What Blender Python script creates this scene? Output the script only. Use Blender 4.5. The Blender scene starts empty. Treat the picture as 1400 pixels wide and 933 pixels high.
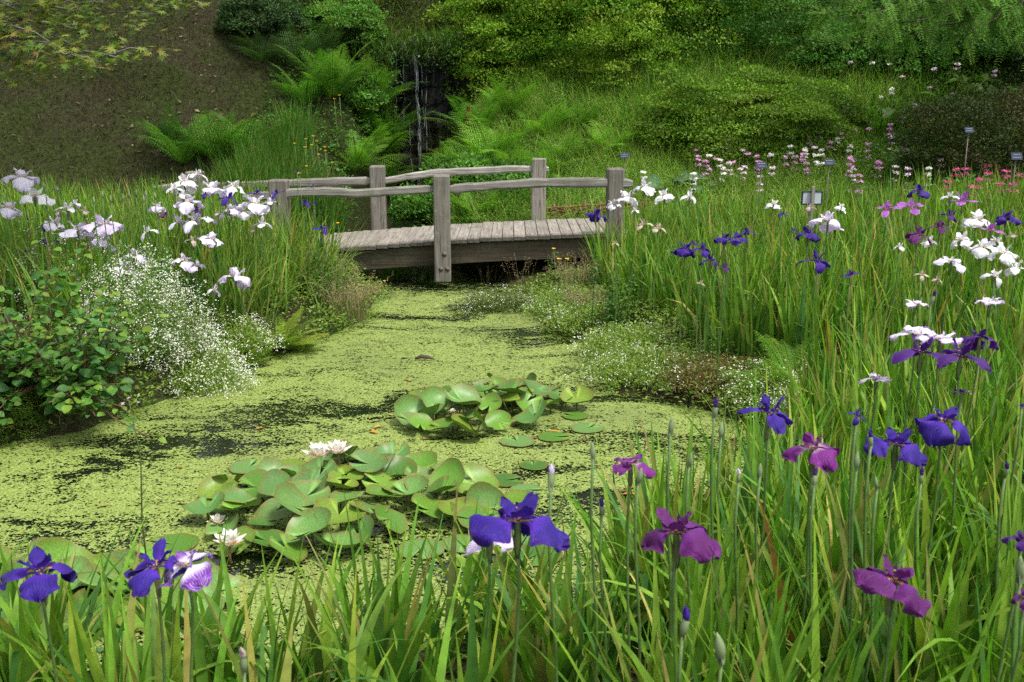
import bpy, math
import numpy as np
R = np.random.default_rng(11)
PI = math.pi
scene = bpy.context.scene
COL = scene.collection

# ------------------------------------------------------------------ camera model (for placing things on the ground where the photo has them)
CAM_H, PITCH, FPX = 2.1, math.radians(13.5), 1400.0
def ray(u, v):
    dx = (u - 700) / FPX; dy = (466.5 - v) / FPX
    return np.array([dx, math.cos(PITCH) + dy * math.sin(PITCH), -math.sin(PITCH) + dy * math.cos(PITCH)])
def at_depth(u, v, Y):
    d = ray(u, v); return np.array([0, 0, CAM_H]) + d * (Y / d[1])
def at_height(u, v, z):
    d = ray(u, v); return np.array([0, 0, CAM_H]) + d * ((z - CAM_H) / d[2])

# ------------------------------------------------------------------ terrain
POND = np.array([(-7.5, 5.0), (-4.2, 5.5), (-3.4, 5.75), (-3.15, 5.98), (-2.82, 6.26), (-2.49, 6.82), (-2.19, 7.8), (-1.82, 8.52), (-1.45, 9.5), (-1.42, 10.8),
    (-1.7, 11.8), (-2.2, 12.6), (-2.35, 13.2), (-2.2, 14.4), (-2.0, 16), (-2.1, 17.9), (-0.85, 17.9), (-1.3, 16), (-1.5, 14.5), (-1.35, 13.5), (-0.6, 12.6), (-0.15, 12.2),
    (0.05, 11.2), (0.3, 10.4), (0.32, 9.6), (0.42, 8.95), (0.8, 8.5), (0.74, 7.8), (0.78, 7.1), (1.18, 6.87), (1.6, 6.3), (1.68, 5.6),
    (1.35, 4.9), (0.8, 4.25), (0.1, 3.7), (-0.9, 3.42), (-2.0, 3.35), (-3.5, 3.4), (-7.5, 3.6)])
def sdf(x, y, poly=POND):
    x = np.asarray(x, float); y = np.asarray(y, float)
    d = np.full(x.shape, 1e9); ins = np.zeros(x.shape, bool)
    n = len(poly)
    for i in range(n):
        a = poly[i]; b = poly[(i + 1) % n]
        ex, ey = b - a
        px = x - a[0]; py = y - a[1]
        t = np.clip((px * ex + py * ey) / (ex * ex + ey * ey), 0, 1)
        d = np.minimum(d, np.hypot(px - ex * t, py - ey * t))
        if abs(ey) > 1e-9:
            c = ((a[1] > y) != (b[1] > y)) & (x < ex * (y - a[1]) / ey + a[0])
            ins ^= c
    return np.where(ins, -d, d)
def inside(x, y, poly): return sdf(x, y, np.array(poly, float)) < 0
def ss(a, b, x):
    t = np.clip((x - a) / (b - a), 0, 1); return t * t * (3 - 2 * t)
_nz = [(R.uniform(0, 2 * PI), R.uniform(0, 2 * PI), R.uniform(0.7, 1.35)) for _ in range(9)]
def noise(x, y, f=1.0):
    s = 0
    for i, (a, p, k) in enumerate(_nz):
        s = s + np.sin((x * math.cos(a) + y * math.sin(a)) * f * k * (1 + i * 0.35) + p) / (1 + i * 0.35)
    return s / 3.0
def softplus(t, k=0.35): return k * np.log1p(np.exp(np.clip(t / k, -40, 40)))
def gz(x, y):
    x = np.asarray(x, float); y = np.asarray(y, float)
    d = sdf(x, y) + 0.05 * noise(x, y, 4.0)
    left = ss(-1.2, -2.2, x); near = ss(5.2, 4.2, y)
    B = left * 0.5 + (1 - left) * (0.2 + 0.1 * np.clip(x - 1.0, 0, 6))
    B = B * (1 - near) + 0.32 * near + 0.05 * ss(4.2, 2.0, y)
    y0 = y - 0.25 * noise(x, y * 0.5, 0.6)
    hl = 0.72 * softplus(y0 - 13.7) + 0.16 * np.clip(-(x + 6), 0, 8) * ss(13, 15, y0)
    hr = 0.36 * softplus(y0 - 12.9) + 0.38 * softplus(y0 - 15.6)
    w = ss(-1.3, -2.2, x)
    hill = hl * w + hr * (1 - w)
    # small worn ledge on the bare slope
    led = ss(0.95, 0.3, np.hypot((x + 5.55) / 1.0, 0 * y)) * (ss(15.75, 15.95, y) - ss(15.95, 17.4, y))
    z = B + hill + 0.34 * led + 0.03 * noise(x, y, 2.2) + 0.012 * noise(x, y, 9.0)
    z = np.minimum(z, 9 + 0.02 * y)
    return np.where(d > 0, 0.005 + z * (1 - np.exp(-np.clip(d, 0, 99) / 0.38)), -0.45 * ss(0, 0.5, -d))
def g1(x, y): return float(gz(np.array([x]), np.array([y]))[0])
_T = np.concatenate([np.arange(1.0, 12, 0.02), np.arange(12, 45, 0.05)])
def hit(u, v, h=0.0, ylo=0.0):
    """first ground point below the ray where the ray is h above the ground; returns x, y, ground z, ray z, distance"""
    d = ray(u, v); p = np.array([0, 0, CAM_H])[None] + _T[:, None] * d[None]
    g = gz(p[:, 0], p[:, 1]); ok = (p[:, 2] - g <= h) & (p[:, 1] > ylo)
    i = int(np.argmax(ok)) if ok.any() else len(_T) - 1
    return p[i, 0], p[i, 1], float(g[i]), p[i, 2], _T[i]

# ------------------------------------------------------------------ mesh building
class MB:
    def __init__(s): s.v = []; s.c = []; s.q = []; s.t = []; s.qm = []; s.tm = []; s.n = 0
    def add(s, V, F, C=(0.5, 0.5, 0.5), m=0):
        V = np.asarray(V, float).reshape(-1, 3); F = np.asarray(F, int)
        C = np.asarray(C, float)
        C = np.broadcast_to(C, (len(V), 3)) if C.ndim == 1 else C.reshape(-1, 3)
        s.v.append(V); s.c.append(C)
        if F.shape[1] == 4: s.q.append(F + s.n); s.qm.append(np.full(len(F), m))
        else: s.t.append(F + s.n); s.tm.append(np.full(len(F), m))
        s.n += len(V); return s
    def both(s, g, m=0): return s.add(g[0], g[1], g[2], m)
    def data(s, name, mats, smooth=True, origin=(0, 0, 0)):
        V = np.concatenate(s.v) - np.asarray(origin, float); C = np.concatenate(s.c)
        q = np.concatenate(s.q) if s.q else np.zeros((0, 4), int); t = np.concatenate(s.t) if s.t else np.zeros((0, 3), int)
        me = bpy.data.meshes.new(name)
        me.vertices.add(len(V)); me.vertices.foreach_set('co', V.ravel().astype(np.float32))
        nl = q.size + t.size; me.loops.add(nl); me.loops.foreach_set('vertex_index', np.concatenate([q.ravel(), t.ravel()]).astype(np.int32))
        npol = len(q) + len(t); me.polygons.add(npol)
        st = np.concatenate([np.arange(len(q)) * 4, q.size + np.arange(len(t)) * 3]).astype(np.int32)
        me.polygons.foreach_set('loop_start', st)
        mi = np.concatenate(([*s.qm] if s.qm else []) + ([*s.tm] if s.tm else [])).astype(np.int32)
        me.polygons.foreach_set('material_index', mi)
        me.polygons.foreach_set('use_smooth', np.full(npol, smooth))
        at = me.color_attributes.new('tint', 'FLOAT_COLOR', 'POINT')
        at.data.foreach_set('color', np.concatenate([C, np.ones((len(C), 1))], 1).ravel().astype(np.float32))
        me.update(calc_edges=True); me.validate()
        for m in (mats if isinstance(mats, (list, tuple)) else [mats]): me.materials.append(m)
        return me
    def build(s, name, mats, parent=None, origin=(0, 0, 0), smooth=True):
        return link(name, s.data(name, mats, smooth, origin), parent, origin if parent is None else (0, 0, 0))
def link(name, me, parent=None, loc=(0, 0, 0)):
    o = bpy.data.objects.new(name, me); COL.objects.link(o); o.location = loc
    if parent is not None: o.parent = parent
    return o
def tag(o, label=None, cat=None, group=None, kind=None):
    if label: o['label'] = label
    if cat: o['category'] = cat
    if group: o['group'] = group
    if kind: o['kind'] = kind
    return o
def thing(name, label, cat, loc=(0, 0, 0), rz=0.0, group=None):
    o = bpy.data.objects.new(name, None); COL.objects.link(o); o.location = loc; o.rotation_euler = (0, 0, rz); o.empty_display_size = 0.1
    return tag(o, label, cat, group)

def nrm(a): return a / np.maximum(np.linalg.norm(a, axis=-1, keepdims=True), 1e-9)
def pick(pool, n, jit=0.12, p=None):
    pool = np.array(pool, float); i = R.choice(len(pool), n, p=p)
    return np.clip(pool[i] * (1 + R.normal(0, jit, (n, 1))) * (1 + R.normal(0, jit * 0.4, (n, 3))), 0.003, 0.9)
def blades(base, L, W, az, lean, bend, S=5, col=None, tip=None, fold=0.0, face=0.6, blunt=2.4):
    n = len(L); s = np.linspace(0, 1, S + 1)
    th = lean[:, None] + bend[:, None] * s[None] ** 1.7
    tm = (th[:, 1:] + th[:, :-1]) / 2; ds = (L / S)[:, None]
    h = np.concatenate([np.zeros((n, 1)), np.cumsum(np.sin(tm) * ds, 1)], 1)
    z = np.concatenate([np.zeros((n, 1)), np.cumsum(np.cos(tm) * ds, 1)], 1)
    d = np.stack([np.cos(az), np.sin(az)], 1)
    P = base[:, None, :] + np.stack([h * d[:, :1], h * d[:, 1:], z], 2)
    a2 = az + PI / 2 + R.normal(0, face, n)
    c = np.stack([np.cos(a2), np.sin(a2), R.normal(0, 0.1, n)], 1)[:, None, :]
    w = (W[:, None] * (1 - 0.97 * s[None] ** blunt) * (0.7 + 0.3 * np.sin(PI * np.clip(s[None] * 1.3, 0, 1))))[:, :, None] / 2
    k = 3 if fold else 2
    if fold:
        nn = np.cross(c, np.array([0, 0, 1.0])); V = np.stack([P - c * w, P + nn * w * fold, P + c * w], 2)
    else: V = np.stack([P - c * w, P + c * w], 2)
    i = np.arange(n)[:, None] * (S + 1) * k; r = np.arange(S)[None] * k
    F = []
    for j in range(k - 1):
        a = i + r + j; F.append(np.stack([a, a + 1, a + 1 + k, a + k], 2).reshape(-1, 4))
    F = np.concatenate(F)
    t = s[None, :, None] ** 1.5
    tip = col if tip is None else tip
    C = col[:, None, :] * (1 - t) + tip[:, None, :] * t
    C = np.repeat(C[:, :, None, :], k, 2)
    return V.reshape(-1, 3), F, C.reshape(-1, 3)
def diamonds(pos, dir, nor, L, W, col, cup=0.0):
    """leaf of one folded quad pair: base, left, tip, right"""
    d = nrm(dir); s = nrm(np.cross(d, nor)); n = np.cross(s, d)
    L = L[:, None]; W = W[:, None]
    V = np.stack([pos, pos + d * L * 0.45 - s * W / 2 + n * W * cup, pos + d * L, pos + d * L * 0.45 + s * W / 2 + n * W * cup], 1)
    F = np.arange(len(pos))[:, None] * 4 + np.array([[0, 3, 2, 1]])
    if cup: 
        b = np.arange(len(pos))[:, None] * 4
        F = np.concatenate([b + [[0, 2, 1]], b + [[0, 3, 2]]])
    return V.reshape(-1, 3), F, np.repeat(col, 4, 0)
def broadleaf(pos, dir, nor, L, W, col, fold=0.15, droop=0.2, wav=0.0):
    """ovate leaf, 2 halves folded along the midrib, 5 stations"""
    d = nrm(dir); s = nrm(np.cross(d, nor)); n = np.cross(s, d); m = len(pos)
    st = np.array([0.0, 0.15, 0.35, 0.6, 0.82, 1.0]); pr = np.array([0.06, 0.62, 0.98, 0.95, 0.6, 0.04])
    V = np.zeros((m, 6, 3, 3))
    for j in range(6):
        c = pos + d * (L * st[j])[:, None] - n * (L * droop * st[j] ** 2)[:, None]
        hw = (W * pr[j] / 2)[:, None]; up = n * (W * pr[j] * fold)[:, None] + n * (R.normal(0, 1, m) * W * wav)[:, None]
        V[:, j, 0] = c - s * hw + up; V[:, j, 1] = c; V[:, j, 2] = c + s * hw + up
    b = np.arange(m)[:, None, None] * 18 + (np.arange(5) * 3)[None, :, None] + np.array([0, 1])[None, None, :]
    b = b.reshape(-1, 1); F = np.concatenate([b, b + 1, b + 4, b + 3], 1)
    return V.reshape(-1, 3), F, np.repeat(col, 18, 0)
def tube(pts, rad, sides=6, cap=True):
    P = np.asarray(pts, float); k = len(P); rad = np.broadcast_to(np.asarray(rad, float), (k,))
    T = nrm(np.gradient(P, axis=0)); ref = np.array([0, 0, 1.0]) if abs(T[0][2]) < 0.9 else np.array([1.0, 0, 0])
    A = nrm(np.cross(T, ref)); B = np.cross(T, A); a = np.linspace(0, 2 * PI, sides, endpoint=False)
    V = P[:, None] + rad[:, None, None] * (np.cos(a)[None, :, None] * A[:, None] + np.sin(a)[None, :, None] * B[:, None])
    i = np.arange(k - 1)[:, None] * sides; j = np.arange(sides)[None]; j2 = (j + 1) % sides
    F = np.stack([i + j, i + j2, i + sides + j2, i + sides + j], 2).reshape(-1, 4)
    V = V.reshape(-1, 3)
    if cap:
        n = len(V); V = np.concatenate([V, P[:1], P[-1:]]); j = np.arange(sides); j2 = (j + 1) % sides
        C = np.concatenate([np.stack([j2, j, np.full(sides, n), np.full(sides, n)], 1), np.stack([(k - 1) * sides + j, (k - 1) * sides + j2, np.full(sides, n + 1), np.full(sides, n + 1)], 1)])
        return V, F, C[:, :3]
    return V, F, None
def add_tube(mb, pts, rad, sides=6, col=(0.5, 0.5, 0.5), m=0):
    V, F, C = tube(pts, rad, sides); o = mb.n; mb.add(V, F, col, m)
    mb.t.append(C + o); mb.tm.append(np.full(len(C), m)); return mb
def box(mb, lo, hi, col=(0.5, 0.5, 0.5), m=0, bev=0.006, rot=None, at=None):
    """box with chamfered edges"""
    lo = np.array(lo, float); hi = np.array(hi, float); c = (lo + hi) / 2; h = (hi - lo) / 2; b = min(bev, h.min() * 0.45)
    V = []
    for ax in range(3):
        for sx in (-1, 1):
            for (p, q) in ((-1, -1), (1, -1), (1, 1), (-1, 1)):
                v = np.zeros(3); v[ax] = sx * h[ax]; v[(ax + 1) % 3] = p * (h[(ax + 1) % 3] - b); v[(ax + 2) % 3] = q * (h[(ax + 2) % 3] - b); V.append(v)
    V = np.array(V)
    me = __import__('bmesh').new()
    for v in V: me.verts.new(v)
    r = __import__('bmesh').ops.convex_hull(me, input=me.verts[:])
    me.verts.index_update(); me.verts.ensure_lookup_table()
    VV = np.array([v.co[:] for v in me.verts]); FF = [[v.index for v in f.verts] for f in me.faces]; me.free()
    T = []
    for f in FF:
        for i in range(1, len(f) - 1): T.append((f[0], f[i], f[i + 1]))
    if rot is not None: VV = VV @ np.array(rot).T
    mb.add(VV + c, np.array(T), col, m); return mb
def rotz(a): return np.array([[math.cos(a), -math.sin(a), 0], [math.sin(a), math.cos(a), 0], [0, 0, 1]])
def rotx(a): return np.array([[1, 0, 0], [0, math.cos(a), -math.sin(a)], [0, math.sin(a), math.cos(a)]])

# ------------------------------------------------------------------ materials
def newmat(name):
    m = bpy.data.materials.new(name); m.use_nodes = True; nt = m.node_tree; nt.nodes.clear()
    return m, nt, nt.nodes.new('ShaderNodeOutputMaterial')
def nd(nt, kind, **kw):
    n = nt.nodes.new('ShaderNode' + kind)
    for k, v in kw.items():
        if k.startswith('i_'):
            key = k[2:].replace('_', ' ')
            n.inputs[int(key) if key.isdigit() else key].default_value = v
        else: setattr(n, k, v)
    return n
def ramp(nt, src, stops, interp='LINEAR'):
    n = nt.nodes.new('ShaderNodeValToRGB'); n.color_ramp.interpolation = interp
    e = n.color_ramp.elements
    while len(e) < len(stops): e.new(0.5)
    for i, (p, c) in enumerate(stops):
        e[i].position = p; e[i].color = (*c, 1) if len(c) == 3 else c
    nt.links.new(src, n.inputs[0]); return n.outputs[0]
def mixc(nt, f, a, b, mode='MIX'):
    n = nt.nodes.new('ShaderNodeMix'); n.data_type = 'RGBA'; n.blend_type = mode
    for sock, val in ((n.inputs[0], f), (n.inputs[6], a), (n.inputs[7], b)):
        if isinstance(val, (int, float)): sock.default_value = val
        elif isinstance(val, tuple): sock.default_value = (*val, 1) if len(val) == 3 else val
        else: nt.links.new(val, sock)
    return n.outputs[2]
def math_(nt, op, a, b=None, c=None, clamp=False):
    n = nt.nodes.new('ShaderNodeMath'); n.operation = op; n.use_clamp = clamp
    for i, val in enumerate((a, b, c)):
        if val is None: continue
        if isinstance(val, (int, float)): n.inputs[i].default_value = val
        else: nt.links.new(val, n.inputs[i])
    return n.outputs[0]
def smooth(nt, src, lo, hi, a=0.0, b=1.0):
    n = nt.nodes.new('ShaderNodeMapRange'); n.interpolation_type = 'SMOOTHSTEP'
    nt.links.new(src, n.inputs[0])
    for i, v in enumerate((lo, hi, a, b)): n.inputs[i + 1].default_value = v
    return n.outputs[0]
def leafmat(name, rough=0.5, trans=0.3, spot=0.0, spec=0.35, mottle=60.0, spotcol=(0.22, 0.1, 0.035), tr=(1.05, 1.3, 0.5)):
    m, nt, out = newmat(name)
    a = nd(nt, 'Attribute', attribute_name='tint'); col = a.outputs[0]
    tc = nd(nt, 'TexCoord'); nz = nd(nt, 'TexNoise', i_Scale=mottle, i_Detail=2.0); nt.links.new(tc.outputs['Object'], nz.inputs[0])
    col = mixc(nt, 1.0, col, ramp(nt, nz.outputs[0], [(0.3, (0.78, 0.8, 0.75)), (0.7, (1.2, 1.18, 1.1))]), 'MULTIPLY')
    if spot:
        n2 = nd(nt, 'TexNoise', i_Scale=spot, i_Detail=3.0); nt.links.new(tc.outputs['Object'], n2.inputs[0])
        col = mixc(nt, smooth(nt, n2.outputs[0], 0.63, 0.7), col, spotcol)
    p = nd(nt, 'BsdfPrincipled', i_Roughness=rough); p.inputs['Specular IOR Level'].default_value = spec
    t = nd(nt, 'BsdfTranslucent'); mx = nd(nt, 'MixShader', i_0=trans)
    nt.links.new(col, p.inputs['Base Color'])
    nt.links.new(mixc(nt, 1.0, col, tr, 'MULTIPLY'), t.inputs[0])
    nt.links.new(p.outputs[0], mx.inputs[1]); nt.links.new(t.outputs[0], mx.inputs[2]); nt.links.new(mx.outputs[0], out.inputs[0])
    return m
M = {}
M['leaf'] = leafmat('leaf', 0.45, 0.34)
M['blade'] = leafmat('blade', 0.5, 0.35, mottle=25.0, spec=0.22)
M['fern'] = leafmat('fern', 0.65, 0.38, spec=0.12)
M['shrub'] = leafmat('shrub_leaf', 0.55, 0.28, spec=0.2)
M['pad'] = leafmat('lily_pad', 0.38, 0.1, spot=24.0, spec=0.24, mottle=14.0, spotcol=(0.2, 0.085, 0.03))
M['flower'] = leafmat('small_petal', 0.6, 0.25, mottle=90, tr=(1.0, 0.97, 0.98))
M['stem'] = leafmat('stem', 0.5, 0.0)
M['dry'] = leafmat('dry_plant', 0.75, 0.15)
def simple(name, col, rough=0.6, var=0.25, scale=20.0, bump=0.0, spec=0.4):
    m, nt, out = newmat(name)
    tc = nd(nt, 'TexCoord'); nz = nd(nt, 'TexNoise', i_Scale=scale, i_Detail=5.0); nt.links.new(tc.outputs['Object'], nz.inputs[0])
    c = np.array(col)
    p = nd(nt, 'BsdfPrincipled', i_Roughness=rough); p.inputs['Specular IOR Level'].default_value = spec
    nt.links.new(ramp(nt, nz.outputs[0], [(0.3, tuple(c * (1 - var))), (0.7, tuple(np.minimum(c * (1 + var), 1)))]), p.inputs[0])
    if bump:
        b = nd(nt, 'Bump', i_Strength=bump, i_Distance=0.02); nt.links.new(nz.outputs[0], b.inputs['Height']); nt.links.new(b.outputs[0], p.inputs['Normal'])
    nt.links.new(p.outputs[0], out.inputs[0]); return m
M['bark'] = simple('bark', (0.07, 0.055, 0.042), 0.9, 0.5, 14, 0.6)
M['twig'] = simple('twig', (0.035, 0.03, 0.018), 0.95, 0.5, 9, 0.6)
M['greybark'] = simple('lichen_bark', (0.13, 0.125, 0.11), 0.9, 0.6, 30, 0.5)
M['willow'] = simple('willow_rod', (0.16, 0.062, 0.035), 0.7, 0.5, 25, 0.3)
M['steel'] = simple('bolt_steel', (0.09, 0.075, 0.06), 0.55, 0.4, 60)
M['slate'] = simple('label_slate', (0.018, 0.028, 0.055), 0.8, 0.2, 20)
M['paper'] = simple('label_paper', (0.42, 0.46, 0.5), 0.5, 0.08, 8)
M['ink'] = simple('label_lettering', (0.25, 0.28, 0.33), 0.5, 0.05, 8)
M['stamen'] = simple('stamen', (0.8, 0.5, 0.04), 0.6, 0.2, 50)
def woodmat(name, axis, dark=(0.065, 0.056, 0.046), light=(0.27, 0.25, 0.22), stain=0.5, lichen=0.35):
    m, nt, out = newmat(name)
    tc = nd(nt, 'TexCoord'); sc = [38.0, 38.0, 38.0]; sc[axis] = 1.6
    mp = nd(nt, 'Mapping'); mp.inputs['Scale'].default_value = sc; nt.links.new(tc.outputs['Object'], mp.inputs[0])
    oi = nd(nt, 'ObjectInfo'); cb = nd(nt, 'CombineXYZ'); nt.links.new(math_(nt, 'MULTIPLY', oi.outputs['Random'], 50.0), cb.inputs[0]); nt.links.new(math_(nt, 'MULTIPLY', oi.outputs['Random'], 23.0), cb.inputs[1]); nt.links.new(cb.outputs[0], mp.inputs['Location'])
    g = nd(nt, 'TexNoise', i_Scale=1.0, i_Detail=6.0, i_Roughness=0.65); nt.links.new(mp.outputs[0], g.inputs[0])
    mid = tuple((np.array(dark) + np.array(light)) * 0.52)
    col = ramp(nt, g.outputs[0], [(0.3, dark), (0.45, mid), (0.68, light)])
    a = nd(nt, 'Attribute', attribute_name='tint')
    col = mixc(nt, 1.0, col, a.outputs[0], 'MULTIPLY')
    n2 = nd(nt, 'TexNoise', i_Scale=3.2, i_Detail=5.0); nt.links.new(tc.outputs['Object'], n2.inputs[0])
    col = mixc(nt, math_(nt, 'MULTIPLY', smooth(nt, n2.outputs[0], 0.48, 0.72), stain), col, (0.09, 0.085, 0.06))
    n4 = nd(nt, 'TexNoise', i_Scale=2.3, i_Detail=6.0, i_Roughness=0.7); nt.links.new(mp.outputs[0], n4.inputs[0]); n5 = nd(nt, 'TexNoise', i_Scale=5.0, i_Detail=3.0); nt.links.new(tc.outputs['Object'], n5.inputs[0])
    col = mixc(nt, math_(nt, 'MULTIPLY', smooth(nt, n4.outputs[0], 0.57, 0.64), 0.8), col, (0.03, 0.026, 0.02))
    col = mixc(nt, math_(nt, 'MULTIPLY', smooth(nt, n5.outputs[0], 0.55, 0.75), 0.35), col, (0.1, 0.115, 0.055))
    n3 = nd(nt, 'TexNoise', i_Scale=17.0, i_Detail=4.0); nt.links.new(tc.outputs['Object'], n3.inputs[0])
    col = mixc(nt, math_(nt, 'MULTIPLY', smooth(nt, n3.outputs[0], 0.6, 0.72), lichen), col, (0.3, 0.3, 0.26))
    p = nd(nt, 'BsdfPrincipled', i_Roughness=0.85); p.inputs['Specular IOR Level'].default_value = 0.2; nt.links.new(col, p.inputs[0])
    b = nd(nt, 'Bump', i_Strength=0.7, i_Distance=0.012); nt.links.new(g.outputs[0], b.inputs['Height']); nt.links.new(b.outputs[0], p.inputs['Normal'])
    nt.links.new(p.outputs[0], out.inputs[0]); return m
M['woodx'] = woodmat('weathered_oak_rail', 0, (0.1, 0.09, 0.076), (0.34, 0.32, 0.29), 0.4); M['woody'] = woodmat('weathered_oak_plank', 1, (0.11, 0.097, 0.082), (0.31, 0.28, 0.245), 0.35); M['woodz'] = woodmat('weathered_oak_post', 2)
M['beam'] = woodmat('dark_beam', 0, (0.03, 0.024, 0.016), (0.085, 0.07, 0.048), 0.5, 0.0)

def petalmat(name, main, edge, vein, veinamt, edgeamt, centre, signal=(0.75, 0.5, 0.03), sig=0.2, cen=0.42):
    """tint R = along petal, G = across petal"""
    m, nt, out = newmat(name)
    a = nd(nt, 'Attribute', attribute_name='tint'); sp = nd(nt, 'SeparateColor'); nt.links.new(a.outputs[0], sp.inputs[0])
    s, w = sp.outputs[0], sp.outputs[1]
    aw = math_(nt, 'ABSOLUTE', math_(nt, 'SUBTRACT', math_(nt, 'MULTIPLY', w, 2.0), 1.0))
    oi = nd(nt, 'ObjectInfo')
    col = mixc(nt, smooth(nt, s, cen + 0.15, cen - 0.15), main, centre)
    tcv = nd(nt, 'TexCoord'); nzv = nd(nt, 'TexNoise', i_Scale=3.5, i_Detail=3.0); nt.links.new(tcv.outputs['Object'], nzv.inputs[0])
    wv = math_(nt, 'POWER', math_(nt, 'ABSOLUTE', math_(nt, 'SINE', math_(nt, 'MULTIPLY_ADD', nzv.outputs[0], 7.0, math_(nt, 'MULTIPLY', w, 38.0)))), 4.0)
    wv = math_(nt, 'MULTIPLY', wv, smooth(nt, nzv.outputs[0], 0.3, 0.65))
    col = mixc(nt, math_(nt, 'MULTIPLY', wv, veinamt), col, vein)
    e = math_(nt, 'MAXIMUM', smooth(nt, aw, 0.72, 0.98), smooth(nt, s, 0.86, 0.99))
    col = mixc(nt, math_(nt, 'MULTIPLY', e, edgeamt), col, edge)
    g = math_(nt, 'MULTIPLY', smooth(nt, s, sig + 0.05, sig - 0.03), smooth(nt, aw, 0.75, 0.4))
    col = mixc(nt, g, col, signal)
    col = mixc(nt, 1.0, col, ramp(nt, oi.outputs['Random'], [(0, (0.88, 0.88, 0.9)), (1, (1.08, 1.08, 1.08))]), 'MULTIPLY')
    tc = nd(nt, 'TexCoord'); nz = nd(nt, 'TexNoise', i_Scale=40.0, i_Detail=3.0); nt.links.new(tc.outputs['Object'], nz.inputs[0])
    p = nd(nt, 'BsdfPrincipled', i_Roughness=0.55); p.inputs['Specular IOR Level'].default_value = 0.25; p.inputs['Sheen Weight'].default_value = 0.08
    nt.links.new(col, p.inputs[0])
    b = nd(nt, 'Bump', i_Strength=0.35, i_Distance=0.004); nt.links.new(math_(nt, 'ADD', nz.outputs[0], wv), b.inputs['Height']); nt.links.new(b.outputs[0], p.inputs['Normal'])
    t = nd(nt, 'BsdfTranslucent'); nt.links.new(col, t.inputs[0]); mx = nd(nt, 'MixShader', i_0=0.3)
    nt.links.new(p.outputs[0], mx.inputs[1]); nt.links.new(t.outputs[0], mx.inputs[2]); nt.links.new(mx.outputs[0], out.inputs[0]); return m
PET = {
 'blue':    petalmat('blue_violet_petal', (0.03, 0.009, 0.23), (0.065, 0.008, 0.18), (0.012, 0.003, 0.1), 0.45, 0.4, (0.08, 0.02, 0.4)),
 'indigo':  petalmat('indigo_petal', (0.04, 0.01, 0.22), (0.03, 0.008, 0.16), (0.025, 0.005, 0.14), 0.5, 0.3, (0.06, 0.012, 0.25), sig=0.12),
 'dark':    petalmat('dark_purple_petal', (0.06, 0.008, 0.16), (0.16, 0.05, 0.36), (0.03, 0.004, 0.09), 0.5, 0.35, (0.06, 0.008, 0.15), sig=0.14),
 'magenta': petalmat('magenta_purple_petal', (0.095, 0.007, 0.11), (0.15, 0.02, 0.18), (0.06, 0.005, 0.09), 0.45, 0.5, (0.14, 0.02, 0.2)),
 'pinkish': petalmat('pink_purple_petal', (0.34, 0.1, 0.42), (0.5, 0.26, 0.6), (0.22, 0.04, 0.3), 0.5, 0.6, (0.26, 0.05, 0.3)),
 'lilac':   petalmat('lilac_petal', (0.77, 0.67, 0.88), (0.65, 0.52, 0.84), (0.6, 0.46, 0.8), 0.4, 0.5, (0.78, 0.74, 0.84), sig=0.22),
 'pale':    petalmat('pale_lilac_petal', (0.8, 0.75, 0.88), (0.62, 0.5, 0.82), (0.66, 0.55, 0.84), 0.3, 0.45, (0.82, 0.8, 0.84), sig=0.24),
 'white':   petalmat('white_petal', (0.8, 0.78, 0.83), (0.82, 0.8, 0.84), (0.7, 0.62, 0.78), 0.25, 0.1, (0.8, 0.78, 0.78)),
 'picotee': petalmat('purple_edged_petal', (0.82, 0.79, 0.85), (0.36, 0.14, 0.6), (0.5, 0.3, 0.7), 0.4, 0.75, (0.84, 0.82, 0.86), cen=0.3),
 'veined':  petalmat('white_centred_petal', (0.16, 0.025, 0.34), (0.12, 0.015, 0.26), (0.7, 0.62, 0.8), 0.6, 0.5, (0.8, 0.74, 0.86), cen=0.5),
 'magveined': petalmat('magenta_veined_petal', (0.18, 0.018, 0.21), (0.13, 0.012, 0.16), (0.08, 0.006, 0.1), 0.6, 0.5, (0.75, 0.55, 0.78), cen=0.26),
 'wilt':    petalmat('wilted_petal', (0.5, 0.42, 0.36), (0.36, 0.25, 0.18), (0.4, 0.3, 0.26), 0.5, 0.6, (0.55, 0.48, 0.36)),
}
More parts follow.
